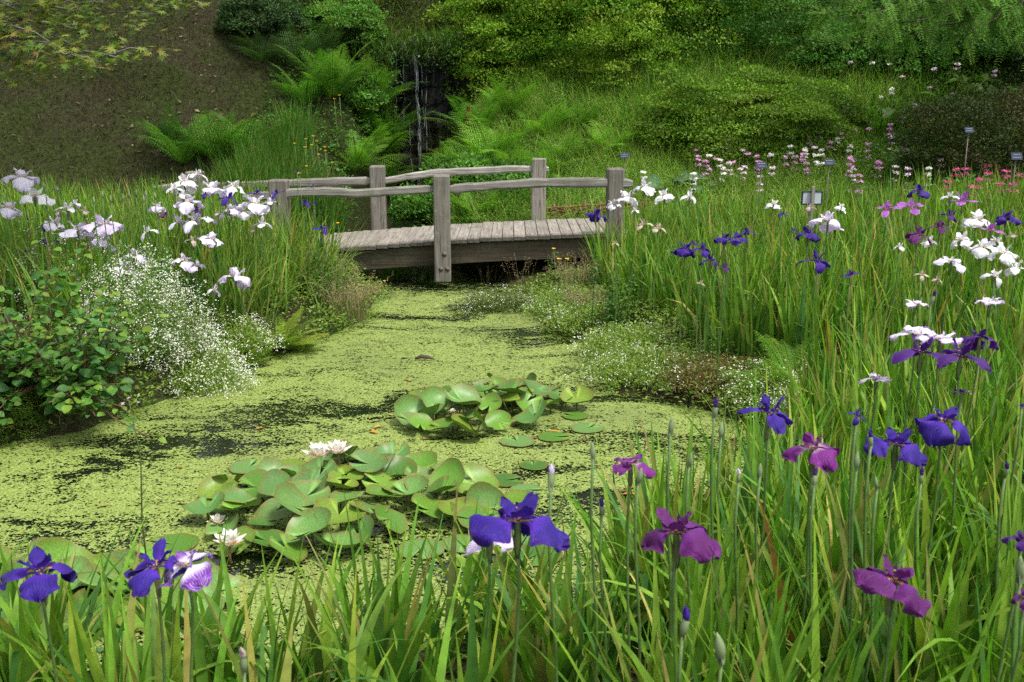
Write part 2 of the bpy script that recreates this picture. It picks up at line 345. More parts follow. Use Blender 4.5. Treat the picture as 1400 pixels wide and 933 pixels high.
# ================================================================== SETTING
def groundmat(name, soil, green, g0, g1, fine=1.0):
    m, nt, out = newmat(name)
    tc = nd(nt, 'TexCoord'); ob = tc.outputs['Object']
    n1 = nd(nt, 'TexNoise', i_Scale=0.9, i_Detail=6.0, i_Roughness=0.6); n2 = nd(nt, 'TexNoise', i_Scale=14.0, i_Detail=6.0, i_Roughness=0.7); n3 = nd(nt, 'TexNoise', i_Scale=70.0, i_Detail=4.0)
    for n in (n1, n2, n3): nt.links.new(ob, n.inputs[0])
    s = np.array(soil); g = np.array(green)
    a = ramp(nt, n2.outputs[0], [(0.28, tuple(s * 0.45)), (0.5, tuple(s)), (0.72, tuple(s * 1.7))])
    b = ramp(nt, n2.outputs[0], [(0.28, tuple(g * 0.45)), (0.5, tuple(g)), (0.72, tuple(g * 1.6))])
    f = math_(nt, 'ADD', math_(nt, 'MULTIPLY', n1.outputs[0], 0.7), math_(nt, 'MULTIPLY', n2.outputs[0], 0.3))
    col = mixc(nt, smooth(nt, f, g0, g1), a, b)
    col = mixc(nt, 1.0, col, ramp(nt, n3.outputs[0], [(0.35, (0.6, 0.6, 0.6)), (0.65, (1.35, 1.35, 1.35))]), 'MULTIPLY')
    p = nd(nt, 'BsdfPrincipled', i_Roughness=0.95); p.inputs['Specular IOR Level'].default_value = 0.1; nt.links.new(col, p.inputs[0])
    h = math_(nt, 'ADD', n2.outputs[0], math_(nt, 'MULTIPLY', n3.outputs[0], 0.6))
    bp = nd(nt, 'Bump', i_Strength=1.0, i_Distance=0.06); nt.links.new(h, bp.inputs['Height']); nt.links.new(bp.outputs[0], p.inputs['Normal'])
    nt.links.new(p.outputs[0], out.inputs[0]); return m
def axis(lo, hi, step, far, k=1.22):
    a = list(np.arange(lo, hi, step)); s = step
    while a[-1] < far[1]: s *= k; a.append(a[-1] + s)
    s = step
    while a[0] > far[0]: s *= k; a.insert(0, a[0] - s)
    return np.array(a)
xs = axis(-9.5, 8.5, 0.085, (-60, 60)); ys = axis(2.0, 19.5, 0.085, (-25, 120))
X, Y = np.meshgrid(xs, ys); Z = gz(X, Y); V = np.stack([X, Y, Z], 2).reshape(-1, 3)
nx = len(xs); i = (np.arange(len(ys) - 1)[:, None] * nx + np.arange(nx - 1)[None]).ravel()
F = np.stack([i, i + 1, i + nx + 1, i + nx], 1); cy = V[F].mean(1)
hillm = cy[:, 1] > 13.3
def sub(name, mask, mat):
    u, inv = np.unique(F[mask], return_inverse=True); mb = MB(); mb.add(V[u], inv.reshape(-1, 4)); o = mb.build(name, mat); o['kind'] = 'structure'; return o
sub('ground', ~hillm, groundmat('bank_soil', (0.055, 0.038, 0.024), (0.05, 0.075, 0.02), 0.45, 0.6))
sub('hillside', hillm, groundmat('mown_slope', (0.038, 0.033, 0.017), (0.032, 0.042, 0.011), 0.36, 0.54))

# pond water: dark, glossy; duckweed: a skin of tiny leaves floating on it, with gaps
def gridmesh(x0, x1, y0, y1, n, z):
    gx = np.linspace(x0, x1, n); gy = np.linspace(y0, y1, n); A, B = np.meshgrid(gx, gy)
    V = np.stack([A, B, np.full_like(A, z)], 2).reshape(-1, 3); i = (np.arange(n - 1)[:, None] * n + np.arange(n - 1)[None]).ravel()
    return V, np.stack([i, i + 1, i + n + 1, i + n], 1)
m, nt, out = newmat('pond_water')
p = nd(nt, 'BsdfPrincipled', i_Roughness=0.12); p.inputs[0].default_value = (0.008, 0.011, 0.006, 1); p.inputs['Specular IOR Level'].default_value = 0.35
nz = nd(nt, 'TexNoise', i_Scale=6.0, i_Detail=2.0); b = nd(nt, 'Bump', i_Strength=0.08, i_Distance=0.02); nt.links.new(nz.outputs[0], b.inputs['Height']); nt.links.new(b.outputs[0], p.inputs['Normal'])
nt.links.new(p.outputs[0], out.inputs[0])
mb = MB(); mb.add(*gridmesh(-8, 3, 3, 18.2, 24, 0.0)); o = mb.build('pond_water', m); o['kind'] = 'structure'

m, nt, out = newmat('duckweed')
tc = nd(nt, 'TexCoord'); ob = tc.outputs['Object']
wn = nd(nt, 'TexNoise', i_Scale=1.1, i_Detail=3.0); nt.links.new(ob, wn.inputs[0])
off = nd(nt, 'VectorMath', operation='MULTIPLY_ADD'); nt.links.new(wn.outputs[1], off.inputs[0]); off.inputs[1].default_value = (1.1, 1.1, 0); nt.links.new(ob, off.inputs[2])
def mapped(vec, rot, sc):
    mp = nd(nt, 'Mapping'); mp.inputs['Rotation'].default_value = (0, 0, rot); mp.inputs['Scale'].default_value = sc; nt.links.new(vec, mp.inputs[0]); return mp.outputs[0]
st = nd(nt, 'TexNoise', i_Scale=1.0, i_Detail=3.5, i_Roughness=0.55); nt.links.new(mapped(off.outputs[0], math.radians(-14), (0.42, 1.75, 1)), st.inputs[0])
s2 = nd(nt, 'TexNoise', i_Scale=7.0, i_Detail=5.0, i_Roughness=0.7); nt.links.new(mapped(off.outputs[0], 0, (0.7, 1.4, 1)), s2.inputs[0])
# open water trails: one long drift across the pond, plus patches
streak = smooth(nt, st.outputs[0], 0.49, 0.66)
vor = nd(nt, 'TexVoronoi', i_Scale=85.0); nt.links.new(ob, vor.inputs[0])
v2 = nd(nt, 'TexVoronoi', i_Scale=150.0); nt.links.new(ob, v2.inputs[0])
cell = nd(nt, 'SeparateColor'); nt.links.new(vor.outputs['Color'], cell.inputs[0])
cel2 = nd(nt, 'SeparateColor'); nt.links.new(v2.outputs['Color'], cel2.inputs[0])
thin = smooth(nt, s2.outputs[0], 0.42, 0.72)
sepw = nd(nt, 'SeparateXYZ'); nt.links.new(mapped(off.outputs[0], math.radians(-38), (1, 1, 1)), sepw.inputs[0])
TA, TB = at_height(70, 675, 0)[:2], at_height(440, 542, 0)[:2]; ca, sa = math.cos(math.radians(-38)), math.sin(math.radians(-38))
ta = (ca * (TA[0] + .55) - sa * (TA[1] + .55), sa * (TA[0] + .55) + ca * (TA[1] + .55)); tb = (ca * (TB[0] + .55) - sa * (TB[1] + .55), sa * (TB[0] + .55) + ca * (TB[1] + .55))
sl_ = (tb[1] - ta[1]) / (tb[0] - ta[0]); u_ = sepw.outputs[0]
dv = math_(nt, 'ABSOLUTE', math_(nt, 'SUBTRACT', sepw.outputs[1], math_(nt, 'MULTIPLY_ADD', u_, sl_, ta[1] - sl_ * ta[0])))
lane = math_(nt, 'MULTIPLY', smooth(nt, dv, 0.3, 0.0), math_(nt, 'MULTIPLY', smooth(nt, u_, ta[0] - 0.2, ta[0] + 0.3), smooth(nt, u_, tb[0] + 0.2, tb[0] - 0.3)))
sepy = nd(nt, 'SeparateXYZ'); nt.links.new(ob, sepy.inputs[0]); bridge_gap = math_(nt, 'MULTIPLY', smooth(nt, sepy.outputs[1], 10.6, 11.5), smooth(nt, s2.outputs[0], 0.25, 0.5))  # duckweed thins out to open water from the bridge onwards
streak = math_(nt, 'MAXIMUM', math_(nt, 'MAXIMUM', streak, bridge_gap), math_(nt, 'MULTIPLY', lane, smooth(nt, s2.outputs[0], 0.3, 0.62)))
thr = math_(nt, 'ADD', math_(nt, 'ADD', 0.15, math_(nt, 'MULTIPLY', thin, 0.4)), math_(nt, 'MULTIPLY', streak, 0.68))
hole = math_(nt, 'GREATER_THAN', thr, math_(nt, 'ADD', math_(nt, 'MULTIPLY', cell.outputs[0], 0.75), math_(nt, 'MULTIPLY', cel2.outputs[0], 0.25)))
col = ramp(nt, cel2.outputs[1], [(0, (0.1, 0.15, 0.024)), (0.5, (0.175, 0.235, 0.046)), (1, (0.29, 0.345, 0.11))])
n6 = nd(nt, 'TexNoise', i_Scale=0.8, i_Detail=5.0, i_Roughness=0.6); nt.links.new(off.outputs[0], n6.inputs[0])
col = mixc(nt, math_(nt, 'MULTIPLY', smooth(nt, n6.outputs[0], 0.46, 0.66), 0.6), col, (0.13, 0.17, 0.045))
col = mixc(nt, math_(nt, 'MULTIPLY', smooth(nt, s2.outputs[0], 0.6, 0.75), 0.7), col, (0.17, 0.16, 0.06))
p = nd(nt, 'BsdfPrincipled', i_Roughness=0.6); p.inputs['Specular IOR Level'].default_value = 0.3; nt.links.new(col, p.inputs[0])
bh = nd(nt, 'Bump', i_Strength=0.5, i_Distance=0.004); nt.links.new(vor.outputs['Distance'], bh.inputs['Height']); nt.links.new(bh.outputs[0], p.inputs['Normal'])
tr = nd(nt, 'BsdfTransparent'); mx = nd(nt, 'MixShader'); nt.links.new(hole, mx.inputs[0]); nt.links.new(p.outputs[0], mx.inputs[1]); nt.links.new(tr.outputs[0], mx.inputs[2]); nt.links.new(mx.outputs[0], out.inputs[0])
mb = MB(); Vd, Fd = gridmesh(-8, 3, 3, 14.6, 30, 0.006); mb.add(Vd, Fd); o = mb.build('duckweed', m); o['kind'] = 'stuff'

# ------------------------------------------------------------------ rock face and waterfall
m, nt, out = newmat('wet_rock')
tc = nd(nt, 'TexCoord'); n1 = nd(nt, 'TexNoise', i_Scale=5.0, i_Detail=7.0, i_Roughness=0.65); nt.links.new(tc.outputs['Object'], n1.inputs[0])
n2 = nd(nt, 'TexNoise', i_Scale=1.7, i_Detail=4.0); nt.links.new(tc.outputs['Object'], n2.inputs[0])
col = ramp(nt, n1.outputs[0], [(0.3, (0.003, 0.003, 0.003)), (0.55, (0.008, 0.008, 0.007)), (0.75, (0.02, 0.02, 0.018))])
col = mixc(nt, smooth(nt, n2.outputs[0], 0.54, 0.66), col, (0.018, 0.026, 0.007))
p = nd(nt, 'BsdfPrincipled', i_Roughness=0.35); nt.links.new(col, p.inputs[0]); p.inputs['Specular IOR Level'].default_value = 0.3
b = nd(nt, 'Bump', i_Strength=0.9, i_Distance=0.08); nt.links.new(n1.outputs[0], b.inputs['Height']); nt.links.new(b.outputs[0], p.inputs['Normal']); nt.links.new(p.outputs[0], out.inputs[0])
nxr, nzr = 60, 90
A, B = np.meshgrid(np.linspace(-2.9, -0.35, nxr), np.linspace(-0.3, 2.95, nzr))
A = A + 0.04 * noise(A * 3, B * 3, 2.0); step = np.floor(B * 3.3 + 0.9 * noise(A, B, 2.5)) / 3.3; blk = np.sin(np.floor(A * 2.2 + step * 3.1) * 12.99 + step * 7.7)
Yr = 17.95 + 0.018 * blk + 0.07 * noise(A * 4, B * 0.6, 2.2) + 0.05 * np.sin(A * 21 + 2 * noise(A, B, 1.5)) + 0.05 * noise(A * 2, B * 3, 3) + 0.10 * (B / 3) + 0.25 * ss(2.5, 2.95, B + 0.25 * noise(A * 3, A, 2.0)) - 0.5 * ss(-1.1, -0.4, A) - 0.4 * ss(-2.5, -2.9, A) + 0.8 * ss(3.0, 3.3, B)
V = np.stack([A, Yr, B], 2).reshape(-1, 3); i = (np.arange(nzr - 1)[:, None] * nxr + np.arange(nxr - 1)[None]).ravel()
Fr = np.stack([i, i + 1, i + nxr + 1, i + nxr], 1)
mb = MB(); mb.add(V, Fr)
Vb = np.stack([A, 18.9 + 0 * A, B], 2).reshape(-1, 3); mb.add(Vb, Fr[:, ::-1])
o = mb.build('rock_face', m, origin=(-1.6, 18, 0), smooth=False); tag(o, 'dark wet rock wall the thin waterfall runs down', 'cliff')
m, nt, out = newmat('falling_water')
p = nd(nt, 'BsdfPrincipled', i_Roughness=0.25); p.inputs[0].default_value = (0.26, 0.28, 0.3, 1)
tr = nd(nt, 'BsdfTransparent'); mx = nd(nt, 'MixShader'); tc = nd(nt, 'TexCoord'); mp = nd(nt, 'Mapping'); mp.inputs['Scale'].default_value = (60, 60, 7); nt.links.new(tc.outputs['Object'], mp.inputs[0])
nz = nd(nt, 'TexNoise', i_Scale=1.0, i_Detail=3.0); nt.links.new(mp.outputs[0], nz.inputs[0]); nt.links.new(smooth(nt, nz.outputs[0], 0.46, 0.66), mx.inputs[0])
nt.links.new(tr.outputs[0], mx.inputs[1]); nt.links.new(p.outputs[0], mx.inputs[2]); nt.links.new(mx.outputs[0], out.inputs[0])
fall = thing('waterfall', 'thin white waterfall running down the dark rock wall behind the bridge', 'waterfall', (-1.6, 17.7, 0))
for (x, w, z0, z1) in ((-1.60, 0.03, 0.0, 3.0), (-1.57, 0.014, 1.3, 2.95), (-1.44, 0.008, 0.8, 2.5), (-1.84, 0.007, 1.6, 3.0), (-1.96, 0.006, 1.2, 2.8), (-1.73, 0.008, 0.6, 1.7), (-1.5, 0.006, 1.5, 2.6), (-1.92, 0.008, 0.4, 1.5)):
    zz = np.linspace(z0, z1, 40); mb = MB(); ph = R.uniform(0, 6)
    px = x + 0.02 * np.sin(zz * 2.3 + ph) + 0.008 * np.sin(zz * 9 + ph); rr = w * (0.6 + 0.4 * np.sin(zz * 5 + ph) ** 2)
    add_tube(mb, np.stack([px + 1.6, np.full(40, 17.76 - 17.7) + 0.05 * zz / 3, zz], 1), rr, 5)
    mb.build('water_strand', m, fall)

# ------------------------------------------------------------------ footbridge
DK0, DK1 = 11.42, 12.9
def deck_z(x): return 0.405 + (x + 2.11) * 0.06 + 0.03 * (1 - ((x + 0.65) / 1.8) ** 2)
br = thing('footbridge', 'weathered grey oak footbridge with rough post and rail sides over the pond', 'bridge', (-0.7, 12.1, 0.0))
O = np.array([-0.7, 12.1, 0.0])
def tn(): return np.array([1, 1, 1.0]) * R.uniform(0.72, 1.15)
mb = MB(); x = -2.5
while x < 1.2:
    w = R.uniform(0.11, 0.145); z = deck_z(x + w / 2) + R.normal(0, 0.0016)
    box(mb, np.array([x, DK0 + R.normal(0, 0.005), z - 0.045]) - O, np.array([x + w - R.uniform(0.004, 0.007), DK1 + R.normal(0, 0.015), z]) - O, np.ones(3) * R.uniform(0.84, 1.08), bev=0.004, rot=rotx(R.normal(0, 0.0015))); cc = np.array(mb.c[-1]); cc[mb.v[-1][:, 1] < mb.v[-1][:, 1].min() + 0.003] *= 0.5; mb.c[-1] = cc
    x += w
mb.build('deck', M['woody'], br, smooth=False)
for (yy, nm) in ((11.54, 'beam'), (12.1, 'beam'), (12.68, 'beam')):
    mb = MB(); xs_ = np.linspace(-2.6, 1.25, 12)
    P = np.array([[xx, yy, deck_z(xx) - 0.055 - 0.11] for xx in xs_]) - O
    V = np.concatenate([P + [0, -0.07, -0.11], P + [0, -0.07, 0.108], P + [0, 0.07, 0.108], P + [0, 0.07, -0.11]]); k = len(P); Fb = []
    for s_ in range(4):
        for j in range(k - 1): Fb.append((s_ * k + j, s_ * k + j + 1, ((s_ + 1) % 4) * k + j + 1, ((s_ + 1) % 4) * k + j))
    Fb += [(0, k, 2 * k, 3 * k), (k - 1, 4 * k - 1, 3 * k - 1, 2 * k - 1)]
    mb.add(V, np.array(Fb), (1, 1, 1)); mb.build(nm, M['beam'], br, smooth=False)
def post(x, y0, zb, zt, w=0.18, d=0.16, bolts=(), lean=0.0, label=None):
    mb = MB(); box(mb, (-w / 2, -d / 2, 0), (w / 2, d / 2, zt - zb), tn(), bev=0.014)
    o = mb.build('post', M['woodz'], br, smooth=False); o.location = (x - O[0], y0 + d / 2 - O[1], zb); o.rotation_euler = (R.normal(0, 0.006), lean, R.normal(0, 0.03))
    if label: o['label'] = label
    for (bx, bz) in bolts:
        mb = MB(); a = np.linspace(0, PI / 2, 5)
        ring = np.linspace(0, 2 * PI, 12, endpoint=False); VV = []
        for t in a: VV += [(0.02 * math.cos(t) * math.cos(q), -0.012 * math.sin(t), 0.02 * math.cos(t) * math.sin(q)) for q in ring]
        Fq = [(i * 12 + j, i * 12 + (j + 1) % 12, (i + 1) * 12 + (j + 1) % 12, (i + 1) * 12 + j) for i in range(4) for j in range(12)]
        mb.add(np.array(VV) + [0, -0.004, 0], np.array(Fq), (1, 1, 1)); add_tube(mb, [(0, 0.002, 0), (0, -0.005, 0)], 0.027, 12)
        q = mb.build('bolt', M['steel'], o); q.location = (bx, -d / 2 - 0.001, bz)
    return o
post(-2.56, 11.25, 0.1, 1.2, 0.2, 0.18)
post(-0.77, 11.2, 0.075, 1.255, 0.182, 0.17, bolts=((0.02, 0.32), (-0.02, 0.155), (0.05, 0.155)), label='tall oak post bolted to the outside of the bridge beam')
post(1.14, 11.25, 0.15, 1.325, 0.18, 0.17, lean=-0.012)
post(-3.98, 12.9, 0.3, 1.17, 0.2, 0.18)
post(-1.68, 12.86, 0.25, 1.245, 0.185, 0.17)
post(0.33, 12.86, 0.3, 1.335, 0.18, 0.17, lean=0.008)
mb = MB(); box(mb, (-0.86, 11.375, 0.09) - O, (-0.7, 11.425, 0.35) - O, (0.6, 0.6, 0.6)); mb.build('packing_block', M['beam'], br, smooth=False)
def rail(pts, h, t=0.07, taper=0.03):
    P = np.array(pts, float) - O; c = P.mean(0)
    s = np.linspace(0, 1, len(P)); ss_ = np.linspace(0, 1, 26)
    Q = np.stack([np.interp(ss_, s, P[:, i]) for i in range(3)], 1); Q[1:-1] = (Q[:-2] + Q[1:-1] * 2 + Q[2:]) / 4
    up = h / 2 * (1 + R.normal(0, 0.05, 26)); dn = h / 2 * (1 + 0.12 * np.sin(ss_ * 7 + R.uniform(0, 6)) + R.normal(0, 0.06, 26))
    e = np.minimum(ss(0, taper, ss_) + 0.62, 1) * np.minimum(ss(1, 1 - taper, ss_) + 0.62, 1); up = up * e; dn = dn * e
    prof = []
    for k_, (y, z) in enumerate(((-1, -0.6), (-1, 0.62), (-0.6, 1), (0.6, 1), (1, 0.6), (1, -0.6), (0.6, -1), (-0.6, -1))):
        prof.append(Q + np.stack([0 * ss_, y * t / 2 * np.ones(26), np.where(z > 0, up, dn) * z], 1))
    V = np.concatenate(prof) - c; k = 26; Fb = []
    for s_ in range(8):
        for j in range(k - 1): Fb.append((s_ * k + j, ((s_ + 1) % 8) * k + j, ((s_ + 1) % 8) * k + j + 1, s_ * k + j + 1))
    mb = MB(); mb.add(V, np.array(Fb), tn() * 1.1)
    n0 = len(V); ends = []
    for j in (0, k - 1):
        idx = [s_ * k + j for s_ in range(8)]
        ends += [(idx[0], idx[i], idx[i + 1]) if j == 0 else (idx[0], idx[i + 1], idx[i]) for i in range(1, 7)]
    mb.t.append(np.array(ends)); mb.tm.append(np.zeros(len(ends), int))
    o = mb.build('rail', M['woodx'], br, smooth=False); o.location = c
yN, yF = 11.29, 12.95
rail([(-2.95, yN, 1.0), (-2.3, yN, 1.07), (-2.0, yN, 1.075), (-1.7, yN, 1.05), (-1.3, yN, 1.075), (-0.86, yN, 1.10)], 0.095)
rail([(-0.69, yN, 1.10), (-0.4, yN, 1.12), (-0.1, yN, 1.14), (0.25, yN, 1.165), (0.6, yN, 1.175), (1.05, yN, 1.17), (1.32, yN, 1.16)], 0.10)
rail([(-4.5, yF, 0.96), (-3.3, yF, 1.0), (-2.6, yF, 1.03), (-2.2, yF, 1.05), (-1.76, yF, 1.055)], 0.10)
rail([(-1.72, yF, 1.03), (-1.35, yF, 1.10), (-1.0, yF, 1.155), (-0.5, yF, 1.18), (0.0, yF, 1.205), (0.26, yF, 1.20), (0.46, yF, 1.2)], 0.085)

# ------------------------------------------------------------------ woven willow edging behind the bridge
wl = thing('willow_edging', 'low reddish brown woven willow edging beyond the right end of the bridge', 'edging', (0.95, 13.35, 0))
bz = g1(0.95, 13.4) + 0.08
for k in range(9):
    t = np.linspace(0.3, 1.75, 24); mb = MB(); ph = k * PI
    add_tube(mb, np.stack([t - 0.95, 0.1 * (t - 1) ** 2 + 0.022 * np.sin(t * 16 + ph), bz + 0.018 + k * 0.026 + 0.006 * np.sin(t * 5 + k) + 0.05 * (t - 1)], 1), 0.012 * R.uniform(0.8, 1.2), 6, (1, 1, 1)); mb.build('willow_rod', M['willow'], wl)
for t in np.arange(0.35, 1.8, 0.2):
    mb = MB(); add_tube(mb, [(t - 0.95, 0.1 * (t - 1) ** 2, bz - 0.15), (t - 0.95, 0.1 * (t - 1) ** 2, bz + 0.27 + 0.05 * (t - 1) + R.uniform(0, 0.04))], 0.013, 6); mb.build('stake', M['willow'], wl)

# ------------------------------------------------------------------ plant labels
def plant_label(u, v, Y, w, h, mat, label, rods=1, tilt=0.5, lines=2, yaw=0.0):
    p = at_depth(u, v, Y); z0 = g1(p[0], p[1]) - 0.05; H = p[2] - z0
    t = thing('plant_label', label, 'plant label', (p[0], p[1], z0), yaw, 'plant labels')
    mb = MB(); Rm = rotx(-tilt)
    box(mb, (-w / 2, -0.004, -h / 2), (w / 2, 0.004, h / 2), (1, 1, 1), bev=0.002); pl = mb.build('plate', mat, t, smooth=False); pl.location = (0, 0, H); pl.rotation_euler = (-tilt, 0, R.normal(0, 0.05))
    mb = MB()
    for k in range(lines):
        zz = h * (0.2 - 0.38 * k / max(lines - 1, 1)); ww = w * R.uniform(0.28, 0.4); n = 5; xx = np.linspace(-ww, ww, n + 1)
        for a, b_ in zip(xx[:-1], xx[1:]): box(mb, (a, -0.0065, zz - h * 0.035), (b_ - ww * 0.12, -0.0042, zz + h * 0.035), (1, 1, 1), bev=0.0003)
    mb.build('lettering', M['ink'], pl, smooth=False)
    mb = MB(); add_tube(mb, [(0, 0.012, 0), (0, 0.012, H - h * 0.3)], 0.007, 6); mb.build('rod', M['steel'], t)
plant_label(854, 213, 13.2, 0.12, 0.075, M['slate'], 'slate blue plant label standing in the grass behind the right end of the bridge')
plant_label(1041, 226, 11.6, 0.115, 0.08, M['slate'], 'slate blue plant label among the pink primulas, nearest to the white notice board', yaw=0.1)
plant_label(1134, 222, 11.2, 0.11, 0.075, M['slate'], 'slate blue plant label beside a tall pink flower spike, right of the other blue label')
plant_label(1325, 178, 11.8, 0.1, 0.07, M['slate'], 'dark plant label standing high in front of the dark rusty shrub')
plant_label(1390, 214, 10.4, 0.11, 0.08, M['slate'], 'dark plant label over the magenta flowers at the edge of the photo')
p = at_depth(1110, 271, 9.6); z0 = g1(p[0], p[1]) - 0.05
t = thing('notice_board', 'small white notice in a dark frame behind a wooden stake in the iris bed', 'notice board', (p[0], p[1], z0))
Hh = p[2] - z0; mb = MB(); box(mb, (-0.1, -0.006, -0.065), (0.1, 0.006, 0.065), bev=0.002); pl = mb.build('sheet', M['paper'], t, smooth=False); pl.location = (0, 0, Hh)
mb = MB(); box(mb, (-0.115, -0.01, 0.066), (0.115, 0.014, 0.08), bev=0.002); box(mb, (-0.115, -0.01, -0.08), (0.115, 0.014, -0.066), bev=0.002); box(mb, (-0.115, -0.009, -0.066), (-0.101, 0.014, 0.066), bev=0.002); box(mb, (0.101, -0.009, -0.066), (0.115, 0.014, 0.066), bev=0.002)
f = mb.build('frame', M['slate'], t, smooth=False); f.location = (0, 0, Hh); f.scale = pl.scale = (0.85, 1, 0.8)
mb = MB(); box(mb, (-0.02, -0.05, 0), (0.012, -0.02, Hh + 0.11), (1, 1, 1), bev=0.004); mb.build('stake', M['woodz'], t, smooth=False)
mb = MB(); add_tube(mb, [(0.0, 0.02, 0), (0, 0.02, Hh - 0.03)], 0.012, 6); mb.build('rod', M['steel'], t)

for k, (u, v) in enumerate([(505, 590), (512, 585), (700, 583), (752, 590), (735, 598), (845, 672), (858, 668), (870, 676), (590, 600), (470, 605), (518, 475), (640, 470), (390, 640), (560, 520), (690, 610), (800, 600), (360, 585), (250, 640), (150, 690)]):
    p = at_height(u, v, 0.012); mb = MB(); a = R.uniform(0, 6.28); n = 1
    mb.both(broadleaf(np.zeros((1, 3)), np.array([[math.cos(a), math.sin(a), 0.05]]), np.array([[0, 0, 1.0]]), np.array([R.uniform(0.04, 0.08)]), np.array([R.uniform(0.02, 0.04)]), pick([(0.36, 0.17, 0.02), (0.22, 0.11, 0.04), (0.3, 0.24, 0.05), (0.16, 0.09, 0.04)], 1), 0.2, 0.1))
    o = mb.build('fallen_leaf', M['dry']); o.location = p; tag(o, 'small orange brown dead leaf floating flat on the duckweed', 'leaf', 'dead leaves on the duckweed')
# floating dead wood
p = at_height(579, 491, 0.02); mb = MB()
add_tube(mb, [(-0.07, 0, 0.0), (-0.02, 0.01, 0.018), (0.04, 0, 0.015), (0.09, -0.01, 0.0)], [0.008, 0.018, 0.015, 0.005], 7)
tag(mb.build('driftwood', M['bark'], None, smooth=True), 'short brown piece of dead wood floating in the middle of the duckweed', 'driftwood'); bpy.data.objects['driftwood'].location = p
# ================================================================== VEGETATION (masses)
def scatter(n, box_, pred):
    x0, x1, y0, y1 = box_; out = []; tot = 0
    while tot < n:
        x = R.uniform(x0, x1, n * 2); y = R.uniform(y0, y1, n * 2); k = pred(x, y); out.append(np.stack([x[k], y[k]], 1)); tot += int(k.sum())
        if len(out) > 60: break
    P = np.concatenate(out)[:n]; return np.concatenate([P, gz(P[:, 0], P[:, 1])[:, None] - 0.02], 1)
def clumped(P, per, rad):
    n = len(P); Q = np.repeat(P, per, 0); a = R.uniform(0, 2 * PI, n * per); r = rad * np.sqrt(R.uniform(0, 1, n * per))
    Q[:, 0] += r * np.cos(a); Q[:, 1] += r * np.sin(a); return Q, a
GREEN = [(0.085, 0.205, 0.018), (0.115, 0.25, 0.024), (0.16, 0.3, 0.034), (0.056, 0.155, 0.024), (0.066, 0.18, 0.042), (0.23, 0.33, 0.045), (0.36, 0.33, 0.09), (0.27, 0.14, 0.05)]
GP = [0.23, 0.24, 0.19, 0.13, 0.09, 0.09, 0.024, 0.006]
def leaf_clumps(name, P, per, rad, Lr, Wr, S, fold, leanr=(0.05, 0.35), pool=GREEN, pp=GP, mat='blade', bendr=0.35, wild=0.12):
    Q, a = clumped(P, per, rad); n = len(Q)
    L = R.uniform(*Lr, n); W = R.uniform(*Wr, n)
    fan = np.repeat(R.uniform(0, PI, len(P)), per)
    az = np.where(R.random(n) < 0.55, fan + PI * (R.random(n) < 0.5) + R.normal(0, 0.35, n), a)
    lean = R.uniform(*leanr, n); bend = np.abs(R.normal(0, bendr, n)); w = R.random(n) < wild; bend = np.where(w, R.uniform(0.9, 2.5, n), bend)
    c0 = pick(pool, n, 0.14, pp); tip = np.where((R.random(n) < 0.14)[:, None], pick([(0.28, 0.27, 0.08), (0.24, 0.18, 0.06)], n), c0 * np.array([1.2, 1.12, 1.0]))
    base = c0 * 0.85 + np.array([0.08, 0.12, 0.03]) * 0.2
    mb = MB(); mb.both(blades(Q, L, W, az, lean, bend, S, base, tip, fold))
    o = mb.build(name, M[mat], origin=tuple(P.mean(0))); o['kind'] = 'stuff'; return o
def cover(name, P, per, rad, hgt, Lr, pool, mat='leaf', aspect=0.5, p=None):
    Q, a = clumped(P, per, rad); n = len(Q); Q[:, 2] += hgt * R.random(n) ** 0.8 * (0.6 + 0.4 * noise(Q[:, 0], Q[:, 1], 3.0))
    L = R.uniform(*Lr, n); d = np.stack([np.cos(a), np.sin(a), R.uniform(-0.5, 0.9, n)], 1); nor = np.stack([R.normal(0, 0.4, n), R.normal(0, 0.4, n), np.ones(n)], 1)
    mb = MB(); mb.both(diamonds(Q, d, nor, L, L * aspect, pick(pool, n, 0.16, p), 0.15)); o = mb.build(name, M[mat]); o['kind'] = 'stuff'; return o
# right bed
def right_bed(x, y): 
    d = sdf(x, y); return (d > np.where(y > 6, 0.62, 0.08)) & (x > np.where(y > 5, 0.9, 0.2)) & ~((y > 10.9) & (x < 1.35)) & (y < 12.3 - 0.1 * x) & (np.abs(x) < 0.62 * y + 1.0)
P = scatter(1600, (0.2, 7.5, 4.6, 12.6), right_bed)
leaf_clumps('iris_leaves', P, 9, 0.08, (0.42, 0.82), (0.02, 0.038), 5, 0, (0.03, 0.3))
P = scatter(420, (0.25, 4.4, 1.95, 4.8), lambda x, y: (sdf(x, y) > 0.1) & (x > 0.35 - 0.0 * y) & (np.abs(x) < 0.6 * y + 1.3) & (x > 0.25 + 0.25 * np.sin(y * 5)))
leaf_clumps('iris_leaves', P, 9, 0.06, (0.4, 0.8), (0.018, 0.05), 8, 0.22, (0.03, 0.4), wild=0.12)
P = scatter(108, (-3.2, 0.45, 2.35, 3.35), lambda x, y: (sdf(x, y) > 0.02) & (np.abs(x) < 0.6 * y + 1.4))
leaf_clumps('iris_leaves', P, 9, 0.06, (0.3, 0.64), (0.016, 0.046), 8, 0.22, (0.05, 0.5), wild=0.22)
